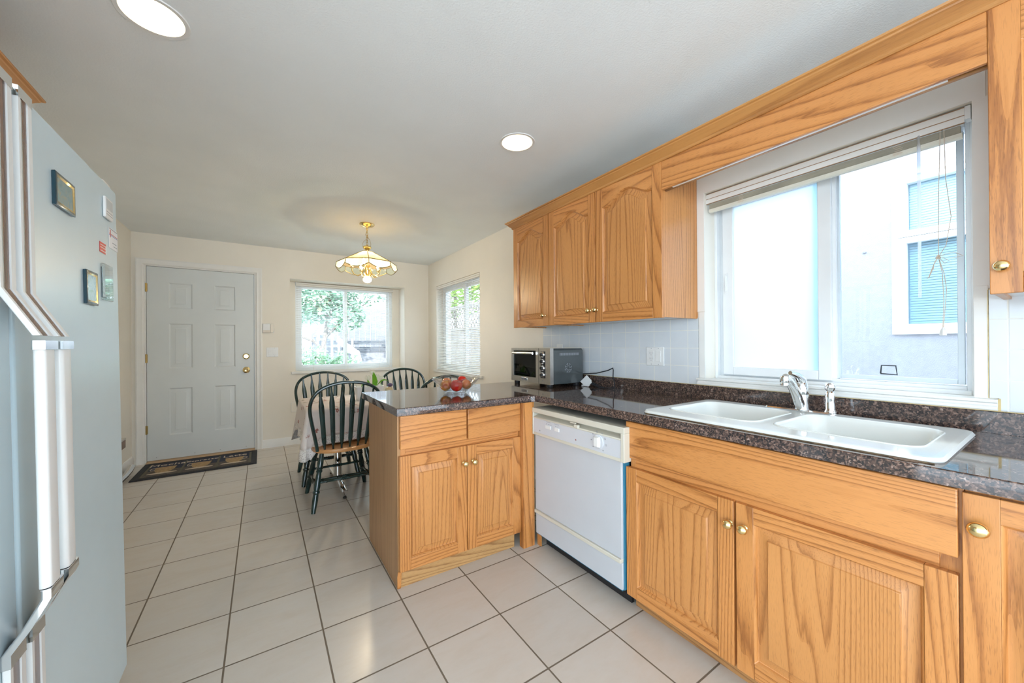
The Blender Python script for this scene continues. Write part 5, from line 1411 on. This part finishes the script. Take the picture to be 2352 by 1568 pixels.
mb.tube([(1.42, 9.4, 1.38), (1.5, 9.45, 1.9), (1.56, 9.4, 2.5), (1.6, 9.4, 3.2)], [.05, .04, .03, .015], 7)
mb.tube([(1.42, 9.4, 1.38), (1.8, 9.4, 1.8), (2.3, 9.4, 2.2)], [.035, .025, .012], 7)
[setattr(v,'x',v.x-.22) for v in mb.v]
mb.build('trunk', bark, t)
mb = MB()
for c, r, n in (((1.45, 9.4, 2.75), (.85, .7, .75), 620), ((.75, 9.3, 2.05), (.62, .5, .42), 420), ((1.75, 9.4, 1.95), (.6, .5, .45), 420), ((2.35, 9.4, 2.65), (.65, .5, .5), 330), ((1.25, 9.3, 2.3), (.7, .5, .35), 320)): leaves(mb, c, r, n, .075, rng)
[setattr(v,'x',v.x-.22) for v in mb.v]
o = mb.build('foliage', leaf_a, t, flatshade=True)
t = thing('garden_bush', 'low green bush just outside the back window', 'bush', (1.15, 7.6, -.25))
mb = MB()
for c, r, n in (((.75, 7.6, .62), (.42, .35, .38), 480), ((1.25, 7.6, .55), (.42, .35, .36), 480), ((.45, 7.6, .5), (.35, .3, .35), 280), ((1.0, 7.5, .25), (.8, .35, .4), 420)): leaves(mb, c, r, n, .05, rng)
[setattr(v,'z',v.z+.20) for v in mb.v]
mb.build('foliage', leaf_b, t, flatshade=True)
mb = MB()
for x in (.6, .9, 1.2): mb.tube([(x, 7.6, -.25), (x+.05, 7.6, .3)], .02, 6)
mb.build('stems', bark, t)
# white stair railing
t = thing('stair_railing', 'white stair railing with pickets behind the garden tree', 'railing', (1.2, 9.9, -.25))
mb = MB()
for k in range(9):
    x = .62+k*.135*1.15; mb.box(x, x+.045, 9.88, 9.92, -.25, 1.62-.03*k)
mb.build('pickets', fence_w, t)
mb = MB(); mb.box(.80, .95, 9.84, 9.96, -.25, 1.75); mb.build('post', fence_w, t)
mb = MB(); mb.prism([(1.55, 9.86, 1.42), (2.05, 9.86, 1.05), (2.35, 9.86, -.25), (2.15, 9.86, -.25), (1.90, 9.86, .95), (1.52, 9.86, 1.30)], (0, .08, 0)); mb.build('handrail', fence_w, t)
# retaining wall with timber cap, fence above it
t = thing('retaining_wall', 'grey block retaining wall with timber cap at the end of the garden', 'wall', (2, 11.6, -.25))
mb = MB(); mb.box(-3, 4.2, 11.6, 12.2, -.25, 1.02); mb.build('blocks', conc_m, t)
mb = MB(); mb.box(-3, 4.2, 11.56, 11.7, 1.02, 1.16); mb.box(-3, 4.2, 11.52, 11.7, 1.23, 1.34); mb.build('cap_timber', simple('grey_timber', (.10, .11, .13), .8), t)
t = thing('board_fence', 'pale board fence above the retaining wall', 'fence', (2, 12.06, 1.02))
mb = MB()
for k in range(44):
    x = -2.6+k*.16; mb.box(x, x+.15, 12.05, 12.08, 1.0205, 2.35)
mb.build('boards', simple('grey_board_fence', (.19, .20, .225), .8, var=.15, vs=8), t)
t = thing('hanging_shrub', 'dark green shrub spilling over the side fence', 'shrub', (3.4, 9.6, 1.6))
mb = MB(); leaves(mb, (3.40, 9.9, 2.45), (.28, .9, .38), 700, .06, rng); leaves(mb, (3.30, 9.4, 1.85), (.14, .5, .35), 300, .06, rng); mb.build('foliage', leaf_a, t, flatshade=True)
t = thing('side_hedge', 'bright green hedge above the lattice fence outside the side window', 'hedge', (4.4, 7.6, 1.6))
mb = MB()
for y in (7.3, 8.2, 9.1, 10.0): leaves(mb, (4.35, y, 2.65), (.45, .7, .75), 420, .075, rng)
mb.build('foliage', leaf_c, t, flatshade=True)
mb = MB()
for y in (7.6, 9.2): mb.tube([(4.4, y, -.25), (4.38, y, 2.6)], .05, 7)
mb.build('stems', bark, t)
